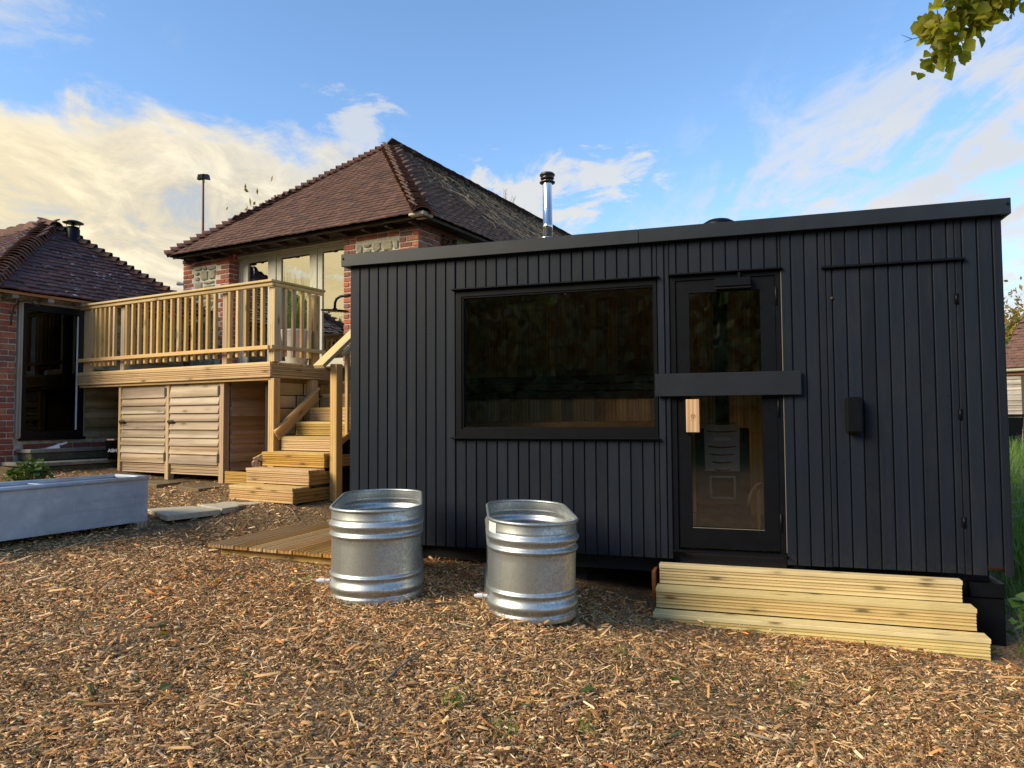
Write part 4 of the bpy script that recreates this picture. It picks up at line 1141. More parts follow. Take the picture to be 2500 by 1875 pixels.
def hip_caps(parent, mat, a, b, step, r=.125, length=.26, lift=.03, spread=72, name='hip_tile'):
    """bonnet tiles laid over a hip from eave a to apex b, their lower ends standing proud"""
    a, b = Vector(a), Vector(b); d = (b - a); Lt = d.length; d.normalize()
    side = d.cross(Vector((0, 0, 1))).normalized(); up = side.cross(d).normalized()
    key = ('bon', mat.name, r, length, spread)
    if key not in _cache:
        v = []; n = 9
        for (y, rr, zo) in ((0, r*1.12, .0), (0, r*1.12 - .016, .0), (length, r*.78, -.02), (length, r*.78 - .016, -.02)):
            for k in range(n):
                t_ = R(-spread + 2*spread*k/(n-1)); v.append((rr*math.sin(t_), y, rr*math.cos(t_) - r + zo))
        f = []
        for k in range(n-1):
            f += [(k, k+1, 2*n+k+1, 2*n+k), (n+k, 3*n+k, 3*n+k+1, n+k+1), (k, n+k, n+k+1, k+1), (2*n+k, 2*n+k+1, 3*n+k+1, 3*n+k)]
        f += [(0, 2*n, 3*n, n), (n-1, 2*n-1, 4*n-1, 3*n-1)]
        _cache[key] = MB().add(v, f).mesh('hip_tile', mat)
    q = 0.0
    while q < Lt - .08:
        tt = math.asin(min(.5, lift / length)) + R(rnd.uniform(-1.5, 1.5))
        d2 = (d * math.cos(tt) - up * math.sin(tt)).normalized(); u2 = side.cross(d2).normalized()
        p = a + d * q + up * (.055 + lift + rnd.uniform(-.006, .006)) + side * rnd.uniform(-.006, .006)
        put(name, _cache[key], parent, face_frame(p, side, d2, u2)); q += step

# ------------------------------------------------------------ the converted barn behind the deck
hs = thing('barn_house', 'brick and stone barn with hipped clay tile roof and cream glazed doors', 'house', HO, -YD)
HX0, HX1 = -4.394, .612
wl = MB()
wl.box(HX0+.01, -3.245, .012, .40, .6, 4.20); wl.box(-.745, HX1-.012, .012, .40, .6, 4.20)
wl.box(HX1-.40, HX1-.012, .40, 11.8, .6, 4.20); wl.box(HX0+.01, HX0+.4, .40, 11.8, .6, 4.20); wl.box(HX0+.4, HX1-.4, 11.5, 11.8, .6, 4.20)
wl.box(-3.245, -.745, .05, .40, .6, 2.05)
wl.obj('wall', M['mortar'], hs)
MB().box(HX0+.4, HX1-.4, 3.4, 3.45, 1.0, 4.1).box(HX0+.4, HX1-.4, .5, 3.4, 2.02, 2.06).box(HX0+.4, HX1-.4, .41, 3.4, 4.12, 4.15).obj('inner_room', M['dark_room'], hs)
z = 2.13; r_ = 0
while z < 4.18:
    top = z + BH
    # left pier: outer quoin, inner quoin with its reveal
    if r_ % 2: brick(hs, M['brick'], HX0, HX0+.21, 0, .10, z, top); 
    else: brick(hs, M['brick'], HX0, HX0+.105, 0, .21, z, top); brick(hs, M['brick'], HX0+.117, HX0+.265, 0.004, .10, z, top)
    if r_ % 2:
        brick(hs, M['brick'], -3.445, -3.235, 0, .10, z, top); brick(hs, M['brick'], -3.335, -3.236, .112, .20, z, top)
    else:
        brick(hs, M['brick'], -3.338, -3.235, 0, .20, z, top); brick(hs, M['brick'], -3.56, -3.35, .003, .10, z, top)
    # right pier: inner quoin
    if r_ % 2: brick(hs, M['brick_orange'], -.755, -.545, 0, .10, z, top); brick(hs, M['brick_orange'], -.754, -.65, .112, .20, z, top)
    else: brick(hs, M['brick_orange'], -.755, -.652, 0, .20, z, top); brick(hs, M['brick_orange'], -.64, -.535, .003, .10, z, top)
    if z > 3.2:
        if r_ % 2: brick(hs, M['brick_orange'], HX1-.215, HX1, 0, .10, z, top); brick(hs, M['brick_orange'], HX1-.34, HX1-.227, .003, .10, z, top)
        else: brick(hs, M['brick_orange'], HX1-.103, HX1, 0, .21, z, top); brick(hs, M['brick_orange'], HX1-.33, HX1-.115, .003, .10, z, top)
        y = .112 if r_ % 2 else .222
        for q in range(4): brick(hs, M['brick_orange'], HX1-.10, HX1-.002, y, y+.205, z, top); y += .217
    z += CO; r_ += 1
rubble(hs, M['stone'], HX0+.275, -3.565, 2.10, 4.02)
rubble(hs, M['stone'], -.53, HX1-.345, 3.30, 4.02)
for x in [q * .225 for q in range(4)]: brick(hs, M['brick'], HX0+.28+x, HX0+.49+x, .004, .10, 4.04, 4.04+BH)
for x in [q * .225 for q in range(4)]: brick(hs, M['brick'], -.52+x*.88, -.33+x*.88, .004, .10, 4.04, 4.04+BH)
slab('wall_plate', hs, M['redwood_dk'], HX0, -3.25, -.015, .06, 4.125, 4.185, .003); slab('wall_plate', hs, M['redwood_dk'], -.74, HX1, -.015, .06, 4.125, 4.185, .003)
# glazed doors
def casement(x0, x1, z0, z1, gx0, gx1, gz0, gz1):
    f = MB(); y0, y1 = .205, .255
    f.box(x0, gx0, y0, y1, z0, z1); f.box(gx1, x1, y0, y1, z0, z1); f.box(gx0, gx1, y0, y1, gz1, z1); f.box(gx0, gx1, y0, y1, z0, gz0)
    o = f.obj('glazed_door', M['cream'], hs)
    slab('pane', o, M['glass_coated'], gx0, gx1, .226, .234, gz0, gz1, 0)
    return o
casement(-3.14, -2.49, 2.20, 4.095, -3.025, -2.555, 2.36, 4.035)
casement(-2.36, -1.585, 2.20, 4.095, -2.258, -1.640, 2.36, 4.035)
casement(-1.47, -.76, 2.20, 4.095, -1.375, -.80, 2.36, 4.035)
for x0, x1 in ((-3.235, -3.145), (-2.485, -2.365), (-1.58, -1.475)): slab('mullion', hs, M['cream'], x0, x1, .19, .27, 2.15, 4.10, .004)
slab('mullion', hs, M['cream'], -.757, -.73, .19, .27, 2.15, 4.10, .004)
slab('door_head', hs, M['cream'], -3.234, -.742, .17, .27, 4.101, 4.20, .004)
slab('head_bead', hs, M['cream'], -3.234, -.742, .145, .169, 4.135, 4.16, .004)
slab('door_sill', hs, M['plastic_white'], -3.234, -.742, .10, .27, 2.12, 2.195, .004)
# roof
EX0, EX1, EY, EZ = -4.36, .906, -.30, 4.20
AX, AY, AZ = -1.78, 2.333, 6.46
hw_ = (EX1 - EX0) / 2; rise = AZ - EZ; sl_ = math.hypot(hw_, rise); RL = 11.0
us = MB()
us.add([(EX0, EY, EZ), (EX1, EY, EZ), (AX, AY, AZ), (EX1, RL, EZ), (EX0, RL, EZ), (AX, RL, AZ)], [(0, 1, 2), (1, 3, 5, 2), (0, 2, 5, 4), (3, 4, 5)])
us.obj('roof', M['gap'], hs, fix=False)
MB().box(EX0+.05, EX1-.05, EY+.04, RL-.1, EZ-.006, EZ-.002).obj('soffit', M['redwood_dk'], hs)
slab('eaves_board', hs, M['redwood_dk'], EX0+.03, EX1-.03, EY+.05, EY+.07, EZ-.045, EZ-.007, .002)
slab('eaves_board', hs, M['redwood_dk'], EX1-.03, EX1-.008, EY+.03, RL, EZ-.05, EZ-.007, .002)
for x in [EX0 + .35 + .42 * q for q in range(12)]:
    slab('rafter_foot', hs, M['redwood_dk'], x-.03, x+.03, EY+.10, .0, EZ-.075, EZ-.008, .003)
tiled_face(hs, M['tile'], (EX0, EY, EZ), (1, 0, 0), (0, hw_, rise), lambda d: d * hw_/sl_, lambda d: 2*hw_ - d * hw_/sl_, sl_, budget=200)
tiled_face(hs, M['tile_moss'], (EX1, EY, EZ), (0, 1, 0), (-hw_, 0, rise), lambda d: d * hw_/sl_, lambda d: RL - EY, sl_, budget=100, mat2=M['tile_moss'])
tiled_face(hs, M['tile_old'], (EX0, RL, EZ), (0, -1, 0), (hw_, 0, rise), lambda d: 0, lambda d: RL - EY - d * hw_/sl_, sl_, budget=0)
hip_caps(hs, M['bonnet'], (EX1+.02, EY-.02, EZ), (AX, AY, AZ), .095, r=.14, lift=.014)
hip_caps(hs, M['bonnet'], (EX0-.02, EY-.02, EZ), (AX, AY, AZ), .118, lift=.045)
hip_caps(hs, M['bonnet'], (AX, RL, AZ + .02), (AX, AY - .06, AZ + .03), .30, r=.14, length=.33, lift=.012, spread=88, name='ridge_tile')
slab('verge_mortar', hs, M['mortar'], EX1-.22, EX1+.03, EY-.04, EY+.2, EZ-.03, EZ+.02, .01)
# dead creeper on the side wall, vines and moss over the north slope
r2 = random.Random(11); mb = MB()
for _ in range(900):
    y = .55 + abs(r2.gauss(0, .75)); z = 3.0 + r2.random() * 1.15 * (1 - .12 * y) + .05
    if 1.15 < y < 1.45 and r2.random() < .8: continue
    s_ = r2.uniform(.022, .05); c_ = Vector((HX1 + r2.uniform(.005, .07), y, min(z, 4.14)))
    q = Euler((r2.uniform(-.8, .8), r2.uniform(-.8, .8), r2.uniform(-.8, .8))).to_matrix()
    mb.add([c_ + q @ Vector(p) for p in ((0, -s_, -s_), (0.01, s_*.8, -s_*.3), (0, s_*.3, s_), (-.01, -s_*.7, s_*.5))], [(0, 1, 2, 3)])
kind(mb.obj('dead_creeper', M['leaf_red'], hs, fix=False), 'stuff')
mb = MB(); up_ = Vector((-hw_, 0, rise)) / sl_; nr_ = Vector((0, 1, 0)).cross(up_).normalized()
for _ in range(330):
    y0 = r2.uniform(2.2, 9.5) ; d0 = r2.uniform(.32, .98) * sl_ * (1 - .018 * abs(y0 - 6)) - r2.random() * .4
    if y0 < 4.2 and r2.random() < .55: continue
    p = Vector((EX1, y0, EZ)) + up_ * d0 + nr_ * .06; a = r2.uniform(-1.2, 1.2); pts = []
    for k in range(6):
        pts.append(tuple(p)); a += r2.uniform(-.6, .6); p = p + Vector((0, 1, 0)) * .15 * math.sin(a) - up_ * .17 * math.cos(a) + nr_ * r2.uniform(-.03, .045)
        if (p - (Vector((EX1, p.y, EZ)) + up_ * (p - Vector((EX1, p.y, EZ))).dot(up_))).dot(nr_) < .03: p = p + nr_ * .05
    mb.tube(pts, [.006, .006, .005, .005, .004, .002], 4, False)
kind(mb.obj('dry_vines', M['twig'], hs, fix=False), 'stuff')
mb = MB()
for _ in range(1300):
    y0 = r2.uniform(.8, 9.8); d0 = (1 - abs(r2.gauss(0, .22))) * sl_
    if d0 < .3: continue
    if y0 < .6 + (AY + .3) * d0 / sl_: continue
    c_ = Vector((EX1, y0, EZ)) + up_ * d0 + nr_ * r2.uniform(.045, .085); s_ = r2.uniform(.02, .05)
    q = Euler((r2.uniform(-3, 3), r2.uniform(-3, 3), r2.uniform(-3, 3))).to_matrix()
    mb.add([c_ + q @ Vector(p) for p in ((-s_, -s_*.5, 0), (s_, -s_*.4, 0), (0, s_, 0))], [(0, 1, 2)])
kind(mb.obj('roof_moss', leafmat('dry moss', [(0.085, 0.068, 0.038), (0.12, 0.095, 0.05), (0.06, 0.05, 0.03)], .1), hs, fix=False), 'stuff')
for (x, y, h, lean, lb) in ((AX-.05, 6.85, .50, .05, 'taller bare grey sapling sprouting from the barn ridge left of the flue'), (AX, 7.05, .40, .22, 'smaller leaning bare sapling beside it on the barn ridge')):
    sp = MB(); b0 = Vector((0, 0, 0)); t0 = b0 + Vector((0, lean, h)); sp.tube([b0 - Vector((0, 0, .3)), b0, (b0+t0)/2 + Vector((0, .02, 0)), t0], [.012, .010, .007, .003], 5)
    for q in range(7):
        f_ = .2 + q * .11; p = b0.lerp(t0, f_); sg = -1 if q % 2 else 1
        sp.tube([p, p + Vector((0, sg*.07, .09)), p + Vector((0, sg*.10, .20 - .1*f_))], [.005, .004, .002], 4)
    c = HO + UD * x + ND * y
    tag(sp.obj('roof_sapling', M['twig'], None, (c.x, c.y, 6.45), (0, 0, -YD)), lb, 'sapling', 'saplings on the barn ridge')
c = HO + UD * (HX0 - .06) + ND * .02
sc_ = thing('wall_camera', 'small pale bullet camera on the end of the barn wall under the eaves', 'camera', (c.x, c.y, 3.79), R(200))
MB().tube([(-.08, 0, 0), (.05, 0, 0)], [.028, .032], 14).tube([(.03, 0, 0), (.075, 0, .008)], [.036, .036], 14).obj('body', M['plastic_white'], sc_, smooth=False)
MB().tube([(-.06, 0, 0), (-.10, 0, .02)], .012, 8).obj('bracket', M['plastic_white'], sc_)

# ------------------------------------------------------------ tiled outbuilding on the left
ob = thing('outbuilding', 'low brick outbuilding with mossy hipped tile roof and tall dark glazed door', 'outbuilding', OO, R(90) - YD)
wl = MB()
wl.box(-1.12, -.815, .012, .35, .45, 3.12); wl.box(-.815, .10, .012, .35, .45, 1.19); wl.box(.10, 1.75, .05, .35, .45, 3.12)
wl.box(-1.12, -.78, .35, 6, .45, 3.12); wl.box(1.45, 1.75, .35, 6, .45, 3.12); wl.box(-.78, 1.45, 3.0, 3.3, .9, 3.12); wl.box(-.815, .10, .012, .35, 3.075, 3.13)
wl.obj('wall', M['mortar_dark'], ob)
MB().box(-.8, 1.4, .4, 3.0, 1.16, 1.19).obj('floor', M['redwood'], ob)
MB().tube([(-.36, 1.2, 1.5), (-.36, 1.2, 3.1)], .11, 16).box(-.62, -.1, 1.0, 1.5, 1.2, 1.6).obj('inner_stove', M['stove'], ob)
z = .66; r_ = 0
while z < 3.06:
    top = z + BH; mt = M['brick_orange'] if z > 1.45 else M['brick']
    if r_ % 2: brick(ob, mt, -1.13, -.915, 0, .10, z, top); brick(ob, mt, -.905, -.822, 0, .10, z, top)
    else: brick(ob, mt, -1.13, -1.03, 0, .21, z, top); brick(ob, mt, -1.02, -.83, 0, .10, z, top)
    if z < 1.12:
        x = -.815 + (.11 if r_ % 2 else 0)
        while x < 1.3: brick(ob, M['brick'], x+.006, x+.212, .002, .10, z, top); x += .222
    y = .112 if r_ % 2 else .222
    for q in range(5): brick(ob, mt, -1.13, -1.03, y, y+.205, z, top); y += .217
    z += CO; r_ += 1
slab('door_post', ob, M['greywood'], -.812, -.752, -.03, .10, 1.19, 3.032, .004)
slab('lintel', ob, M['greywood_x'], -.815, .12, -.035, .12, 3.034, 3.072, .004)
od = MB()
od.box(-.75, -.695, -.02, .08, 1.205, 3.032); od.box(.005, .085, -.02, .08, 1.205, 3.032); od.box(-.695, .005, -.02, .08, 2.94, 3.032); od.box(-.695, .005, -.02, .08, 1.205, 1.285)
od = od.obj('door', M['metal_black'], ob)
slab('pane', od, M['glass_old'], -.694, .004, .02, .028, 1.286, 2.939, 0)
slab('edge_strip', od, M['plastic_white'], -.014, .002, -.004, .015, 1.30, 2.93, .001)
slab('sill', od, M['metal_black'], -.77, .11, -.05, .0, 1.165, 1.204, .004)
z = 1.19
while z < 3.1:
    key = lap_board(1.6, .158, M['mossy'])
    piece('weatherboard', lap_board(1.62, .16, M['mossy']), ob, (.93, .048, z + .08), (0, 0, 0)); z += .142
slab('corner_batten', ob, M['greywood'], .092, .122, .0, .048, 1.19, 3.03, .003)
QX0, QX1, QY, QZ, PX, PY, PZ = -1.34, 1.96, -.25, 3.15, .31, 1.40, 4.53
h2 = (QX1 - QX0) / 2; rs2 = PZ - QZ; sl2 = math.hypot(h2, rs2)
MB().add([(QX0, QY, QZ), (QX1, QY, QZ), (PX, PY, PZ), (QX1, 6, QZ), (QX0, 6, QZ), (PX, 6, PZ)], [(0, 1, 2), (1, 3, 5, 2), (0, 2, 5, 4), (3, 4, 5)]).obj('roof', M['gap'], ob, fix=False)
MB().box(QX0+.06, QX1-.06, QY+.05, 5.9, QZ-.012, QZ-.008).obj('soffit', M['redwood_dk'], ob)
slab('eaves_board', ob, M['redwood'], QX0+.05, QX1-.05, QY+.01, QY+.03, QZ-.05, QZ-.013, .002)
for x in (-.95, -.50, -.05, .40, .85, 1.3): slab('rafter_foot', ob, M['greywood_x'], x-.04, x+.04, QY+.03, .0, QZ-.10, QZ-.014, .006)
tiled_face(ob, M['tile_old'], (QX0, QY, QZ), (1, 0, 0), (0, h2, rs2), lambda d: d * h2/sl2, lambda d: 2*h2 - d * h2/sl2, sl2, w=.168, g=.10, budget=230, jit=1.5)
tiled_face(ob, M['tile_old'], (QX0, 6, QZ), (0, -1, 0), (h2, 0, rs2), lambda d: 0, lambda d: 6.25 - d * h2/sl2, sl2, w=.168, budget=70, jit=1.5)
hip_caps(ob, M['bonnet'], (QX0-.02, QY-.02, QZ), (PX, PY, PZ), .10, r=.15, lift=.022)
hip_caps(ob, M['bonnet'], (QX1+.02, QY-.02, QZ), (PX, PY, PZ), .125, r=.13, lift=.05)
hip_caps(ob, M['bonnet'], (PX, 6, PZ + .02), (PX, PY - .05, PZ + .03), .30, r=.15, length=.33, lift=.012, spread=88, name='ridge_tile')
cw = MB().lathe([(.098, -.5), (.098, .065), (.094, .07), (.088, .071), (.088, .10), (.084, .10)], 28).obj('chimney_cowl', M['metal_black'], ob, (.52, 1.10, 4.405), smooth=True)
MB().lathe([(.150, .165), (.150, .172), (.09, .198), (.02, .212), (0, .212)], 28).lathe([(.148, .166), (.05, .158), (0, .158)], 28).obj('cowl_hat', M['dark_steel'], cw, smooth=True)
for k in range(4):
    a = R(45 + 90*k); MB().tube([(.084*math.cos(a), .084*math.sin(a), .07), (.10*math.cos(a), .10*math.sin(a), .168)], .005, 5).obj('strut', M['metal_black'], cw)
MB().tube([(0, 0, .07), (0, 0, .16)], .018, 8).obj('damper', M['metal_black'], cw)
ir = thing('iron_bracket', 'rusted scrolled iron bracket hanging beside the outbuilding door', 'bracket', OO + ND * -.86 - UD * -.03, R(90) - YD)
pts = [(-.075, -.05, 2.70), (-.07, -.06, 2.82), (-.05, -.07, 2.95), (.0, -.10, 3.02), (.07, -.12, 3.045), (.14, -.14, 3.03), (.19, -.14, 2.985), (.225, -.14, 2.985), (.24, -.14, 3.02), (.225, -.14, 3.045), (.205, -.14, 3.03)]
MB().tube(pts, [.012, .011, .010, .011, .012, .013, .012, .010, .009, .008, .007], 8).tube([(-.10, -.05, 2.86), (-.02, -.06, 2.875)], .008, 6).obj('scroll', M['rust_iron'], ir, smooth=True)
# its stone steps and the things on them
ss = thing('stone_steps', 'two worn stone slab steps below the outbuilding door', 'steps', OO, R(90) - YD)
slab('slab', ss, M['concrete'], -.80, .40, -.36, -.01, 1.005, 1.055, .008)
slab('riser', ss, M['concrete_dark'], -.77, .36, -.33, -.012, .90, 1.004, .008)
slab('slab', ss, M['concrete'], -.99, -.20, -.74, -.02, .845, .895, .008); slab('slab', ss, M['concrete'], -.19, .26, -.73, -.02, .845, .893, .008); slab('slab', ss, M['concrete'], .27, .95, -.70, -.02, .84, .89, .008)
slab('riser', ss, M['concrete_dark'], -.95, .93, -.69, -.02, .55, .838, .008)
c = OO + ND * -.42 - UD * -.22
sh_ = thing('boot_scoop', 'pale plastic scoop left on the upper stone step', 'scoop', (c.x, c.y, 1.056), R(70) - YD)
MB().add([(-.15, 0, .0), (-.08, -.055, .0), (.06, -.05, .0), (.06, .05, .0), (-.08, .055, .0), (-.09, 0, .012), (.05, -.02, .055), (.05, .02, .055)], [(0, 1, 5), (0, 5, 4), (1, 2, 6, 5), (4, 5, 7, 3), (5, 6, 7), (2, 3, 7, 6), (0, 4, 3, 2, 1)]).obj('pan', M['plastic_white'], sh_)
MB().tube([(.04, 0, .04), (.10, 0, .055), (.15, 0, .075)], [.018, .014, .017], 8).obj('handle', M['plastic_white'], sh_, smooth=True)
bx_ = OO + ND * .06 - UD * -.76
bk = thing('ash_bucket', 'small black ash bucket with white letters beside the log store', 'bucket', (-5.62, 9.98, .897), 0)
bk.location = (bx_.x + .035, bx_.y + .02, .897)
MB().lathe([(0, 0), (.098, 0), (.132, .25), (.137, .255), (.130, .255), (.096, .01), (0, .01)], 28).obj('pail', M['metal_black'], bk, smooth=True)
MB().tube([(-.135, -.02, .245), (-.10, -.09, .262), (0, -.13, .268), (.10, -.09, .262), (.135, -.02, .245)], .004, 6).obj('wire', M['rust_iron'], bk)
MB().tube([(-.05, -.125, .268), (.05, -.125, .268)], .011, 8).obj('grip', M['larch_x'], bk)
text('lettering', 'ASH', .062, M['white_print'], bk, (.022, -.1175, .10), (R(97.5), 0, R(10)), 0, .001, .001)

# ------------------------------------------------------------ things beyond
# floodlight mast behind the barn
px_, py_ = -6.07, 14.0
ms = thing('floodlight_mast', 'slim red mast with two dark lamps rising behind the barn roof', 'mast', (px_, py_, gz(px_, py_)))
MB().tube([(0, 0, 0), (0, 0, 4.0 - .0), (-.01, 0, 5.36)], [.035, .026, .020], 8).obj('pole', M['red_pole'], ms)
for sx in (-1, 1):
    MB().add([(sx*.008, -.05, 5.28), (sx*.115, -.05, 5.265 - .01), (sx*.115, .05, 5.265), (sx*.008, .05, 5.28), (sx*.008, -.05, 5.365), (sx*.10, -.04, 5.36), (sx*.10, .04, 5.36), (sx*.008, .05, 5.365)],
             [(3, 2, 1, 0), (4, 5, 6, 7), (0, 1, 5, 4), (1, 2, 6, 5), (2, 3, 7, 6), (3, 0, 4, 7)]).obj('lamp', M['metal_black'], ms)
slab('bracket', ms, M['dark_steel'], -.014, .014, -.02, .02, 5.20, 5.38, .003)

# weatherboarded shed on the right
bo = Vector((12.28, 17.9, 0))
bn = thing('weatherboard_barn', 'grey weatherboarded shed with tiled hip roof beyond the wire fence', 'shed', bo, R(-55))
gb = gz(13, 18)
MB().box(.02, 6, .02, 5, gb-.3, 2.50).obj('wall', M['black'], bn)
z = gb - .45
while z < 2.42: piece('weatherboard', lap_board(6.0, .145, M['greywood_x']), bn, (3.0, .018, z + .07)); z += .128
for x in (.42, 2.4, 4.4): slab('post', bn, M['twig_dark'], x-.05, x+.05, -.03, .02, gb-.1, 2.48, .004)
slab('eaves_board', bn, M['redwood'], -.2, 6.2, -.06, -.04, 2.40, 2.50, .003)
MB().tube([(-.12, -.14, 2.545), (6.2, -.14, 2.545)], .062, 10).obj('gutter', M['gutter'], bn, smooth=True)
MB().add([(-.10, -.2, 2.56), (6.2, -.2, 2.56), (6.2, 5.2, 2.56), (-.10, 5.2, 2.56), (-.10, 2.5, 4.5), (6.2, 2.5, 4.5)], [(0, 1, 5, 4), (0, 4, 3), (3, 4, 5, 2), (1, 2, 5)]).obj('roof', M['gap'], bn, fix=False)
tl = math.hypot(2.7, 1.94)
tiled_face(bn, M['tile_pale'], (-.10, -.2, 2.58), (1, 0, 0), (0, 2.7, 1.94), lambda d: 0, lambda d: 3.0, tl, w=.2, g=.13, budget=40)
hip_caps(bn, M['tile_pale'], (-.08, -.2, 2.58), (-.08, 2.5, 4.52), .30, r=.09, length=.34, lift=.015, name='verge_tile')
bb = thing('wheelie_bin', 'black wheeled bin against the weatherboarded shed', 'bin', (11.50, 16.9, gz(11.5, 16.9)), R(6))
MB().add([(-.22, -.25, .05), (.22, -.25, .05), (.22, .25, .05), (-.22, .25, .05), (-.28, -.32, .92), (.28, -.32, .92), (.28, .32, .92), (-.28, .32, .92)], [(3, 2, 1, 0), (4, 5, 6, 7), (0, 1, 5, 4), (1, 2, 6, 5), (2, 3, 7, 6), (3, 0, 4, 7)]).obj('body', M['metal_black'], bb)
MB().box(-.30, .30, -.35, .36, .925, .99, .02).obj('lid', M['metal_black'], bb)
for sx in (-1, 1): MB().tube([(sx*.24, .24, .1), (sx*.29, .24, .1)], .1, 14).obj('wheel', M['rubber'], bb)

# wire netting fence with grass
F0, F1 = Vector((4.45, 7.0, 0)), Vector((9.6, 7.9, 0))
fd_ = (F1 - F0); FL = fd_.length; fd_.normalize()
fe = thing('wire_fence', 'sagging wire netting fence in the long grass at the right edge', 'fence', F0, math.atan2(fd_.y, fd_.x))
for i in range(5):
    x = i * FL / 4; p = F0 + fd_ * x; g_ = gz(p.x, p.y)
    MB().tube([(x, 0, g_ - .2), (x, 0, g_ + 1.25)], .012, 6).obj('post', M['rust_iron'], fe)
mb = MB()
def fz(x): p = F0 + fd_ * x; return gz(p.x, p.y)
fzs = [fz(x * FL / 60) for x in range(61)]
for k in range(9):
    mb.tube([(x * FL / 60, .01 * math.sin(x), fzs[x] + .06 + k * .13 + .012 * math.sin(x * .7 + k)) for x in range(61)], .0014, 3, False)
for x in range(0, 60):
    for k in range(8):
        z = fzs[x] + .06 + k * .13
        mb.tube([(x * FL / 60, 0, z), ((x + .5) * FL / 60, .01, z + .065), ((x + 1) * FL / 60, 0, z + (.13 if k % 2 else 0))], .0011, 3, False)
kind(mb.obj('netting', M['netting'], fe, fix=False), 'stuff')
r3 = random.Random(5)
mb = MB(); n_ = 0
while n_ < 6500:
    y = r3.uniform(5.6, 14); x = y * r3.uniform(.655, .80) + r3.uniform(-.1, .25)
    dcl = (Vector((x, y, 0)) - SO).dot(US)
    if dcl < 1.80: continue
    n_ += 1
    g_ = gz(x, y); h = r3.uniform(.25, .75) * (.35 if y < 6.1 else 1) * (1.15 if y > 8 else .9)
    a = r3.uniform(0, 6.28); l = h * r3.uniform(.1, .7); d = Vector((math.cos(a), math.sin(a), 0)); w_ = r3.uniform(.004, .009)
    s_ = Vector((-d.y, d.x, 0)) * w_; p = Vector((x, y, g_ - .02)); v = []
    for k in range(4):
        t_ = k / 3; c_ = p + d * l * t_ * t_ + Vector((0, 0, h * (t_ - .25 * t_ ** 3))); v += [c_ - s_ * (1 - .95*t_), c_ + s_ * (1 - .95*t_)]
    mb.add(v, [(0, 1, 3, 2), (2, 3, 5, 4), (4, 5, 7, 6)])
tag(kind(mb.obj('long_grass', M['grass'], None, fix=False), 'stuff'), 'bank of long green grass behind the wire fence at the right edge', 'grass')

# leaves and trees
def leaf_pts(L, W_, n=5, teeth=True):
    P = []
    for k in range(n + 1):
        t_ = k / n; w_ = W_ * math.sin(math.pi * min(1, t_ ** .75)) * (1 + (.10 if k % 2 and teeth else -.05)); P.append((w_, L * t_))
    return P
def leaf_mesh(name, mat, L, W_, fold=.18, curl=.25, n=6):
    key = ('leaf', name)
    if key not in _cache:
        P = leaf_pts(L, W_, n); v = []; f = []
        for (w_, y) in P:
            z = -curl * L * (y / L) ** 2
            v += [(-w_, y, z + fold * w_), (0, y, z), (w_, y, z + fold * w_)]
        for k in range(n): f += [(3*k, 3*k+1, 3*k+4, 3*k+3), (3*k+1, 3*k+2, 3*k+5, 3*k+4)]
        _cache[key] = MB().add(v, f).mesh('leaf', mat, False, False)
    return _cache[key]
# a tree whose low bough reaches into the top right corner; trunk outside the frame
tr = thing('lime_tree', 'tree bough of yellow green leaves hanging into the top right corner of the view', 'tree', (6.6, 4.6, gz(6.6, 4.6)))
g_ = gz(6.6, 4.6)
def Lc(x, y, z): return Vector((x - 6.6 + .03, y - 4.6, z - g_ + .12))
MB().tube([(0, 0, -.2), (.05, 0, 1.5), (.0, .1, 3.4), (-.1, .1, 6.0), (0, 0, 8.5)], [.20, .16, .13, .09, .03], 12).obj('trunk', M['bark'], tr, smooth=True)
br = MB().tube([Lc(6.55, 4.7, 4.9), Lc(5.6, 5.1, 5.25), Lc(4.7, 5.4, 5.05), Lc(4.15, 5.5, 4.85), Lc(3.75, 5.52, 4.62), Lc(3.50, 5.5, 4.40), Lc(3.26, 5.45, 4.28)], [.05, .035, .022, .014, .009, .006, .002], 8).obj('bough', M['bark'], tr, smooth=True)
rl = random.Random(21); tw = MB(); anchors = []
main = [Lc(4.15, 5.5, 4.85), Lc(3.75, 5.52, 4.62), Lc(3.50, 5.5, 4.40), Lc(3.32, 5.47, 4.31)]
ends = [(3.26, 5.45, 4.34), (3.30, 5.35, 4.24), (3.33, 5.55, 4.10), (3.42, 5.45, 4.06), (3.50, 5.6, 4.22), (3.60, 5.4, 4.32), (3.72, 5.55, 4.42), (3.88, 5.5, 4.47), (3.95, 5.45, 4.52), (3.34, 5.6, 4.42), (3.45, 5.35, 4.5), (3.65, 5.6, 4.6), (3.32, 5.5, 4.52), (3.80, 5.35, 4.62), (3.55, 5.55, 4.72), (3.36, 5.4, 4.62)]
for E_ in ends:
    e_ = Lc(*E_); s_ = min(main, key=lambda q: (q - e_).length); md = (s_ + e_) / 2 + Vector((0, 0, .04))
    tw.tube([s_, md, e_], [.006, .004, .002], 5)
    for q in range(20): anchors.append(s_.lerp(e_, rl.uniform(.25, 1.05)))
tw.tube([Lc(3.26, 5.45, 4.28), Lc(3.08, 5.43, 4.23), Lc(2.99, 5.42, 4.26)], [.004, .003, .001], 5).tube([Lc(3.08, 5.43, 4.23), Lc(3.01, 5.42, 4.20)], [.003, .001], 5)
tw.tube([Lc(4.05, 5.5, 4.75), Lc(4.02, 5.48, 4.6), Lc(3.93, 5.48, 4.53)], [.005, .004, .003], 5)
tw.obj('twigs', M['twig_dark'], tr)
lm = [leaf_mesh('lime_%d' % q, M['leaf_lime'], (.078 + .014*q), (.036 + .006*q), .22, .2 + .1*q) for q in range(3)]
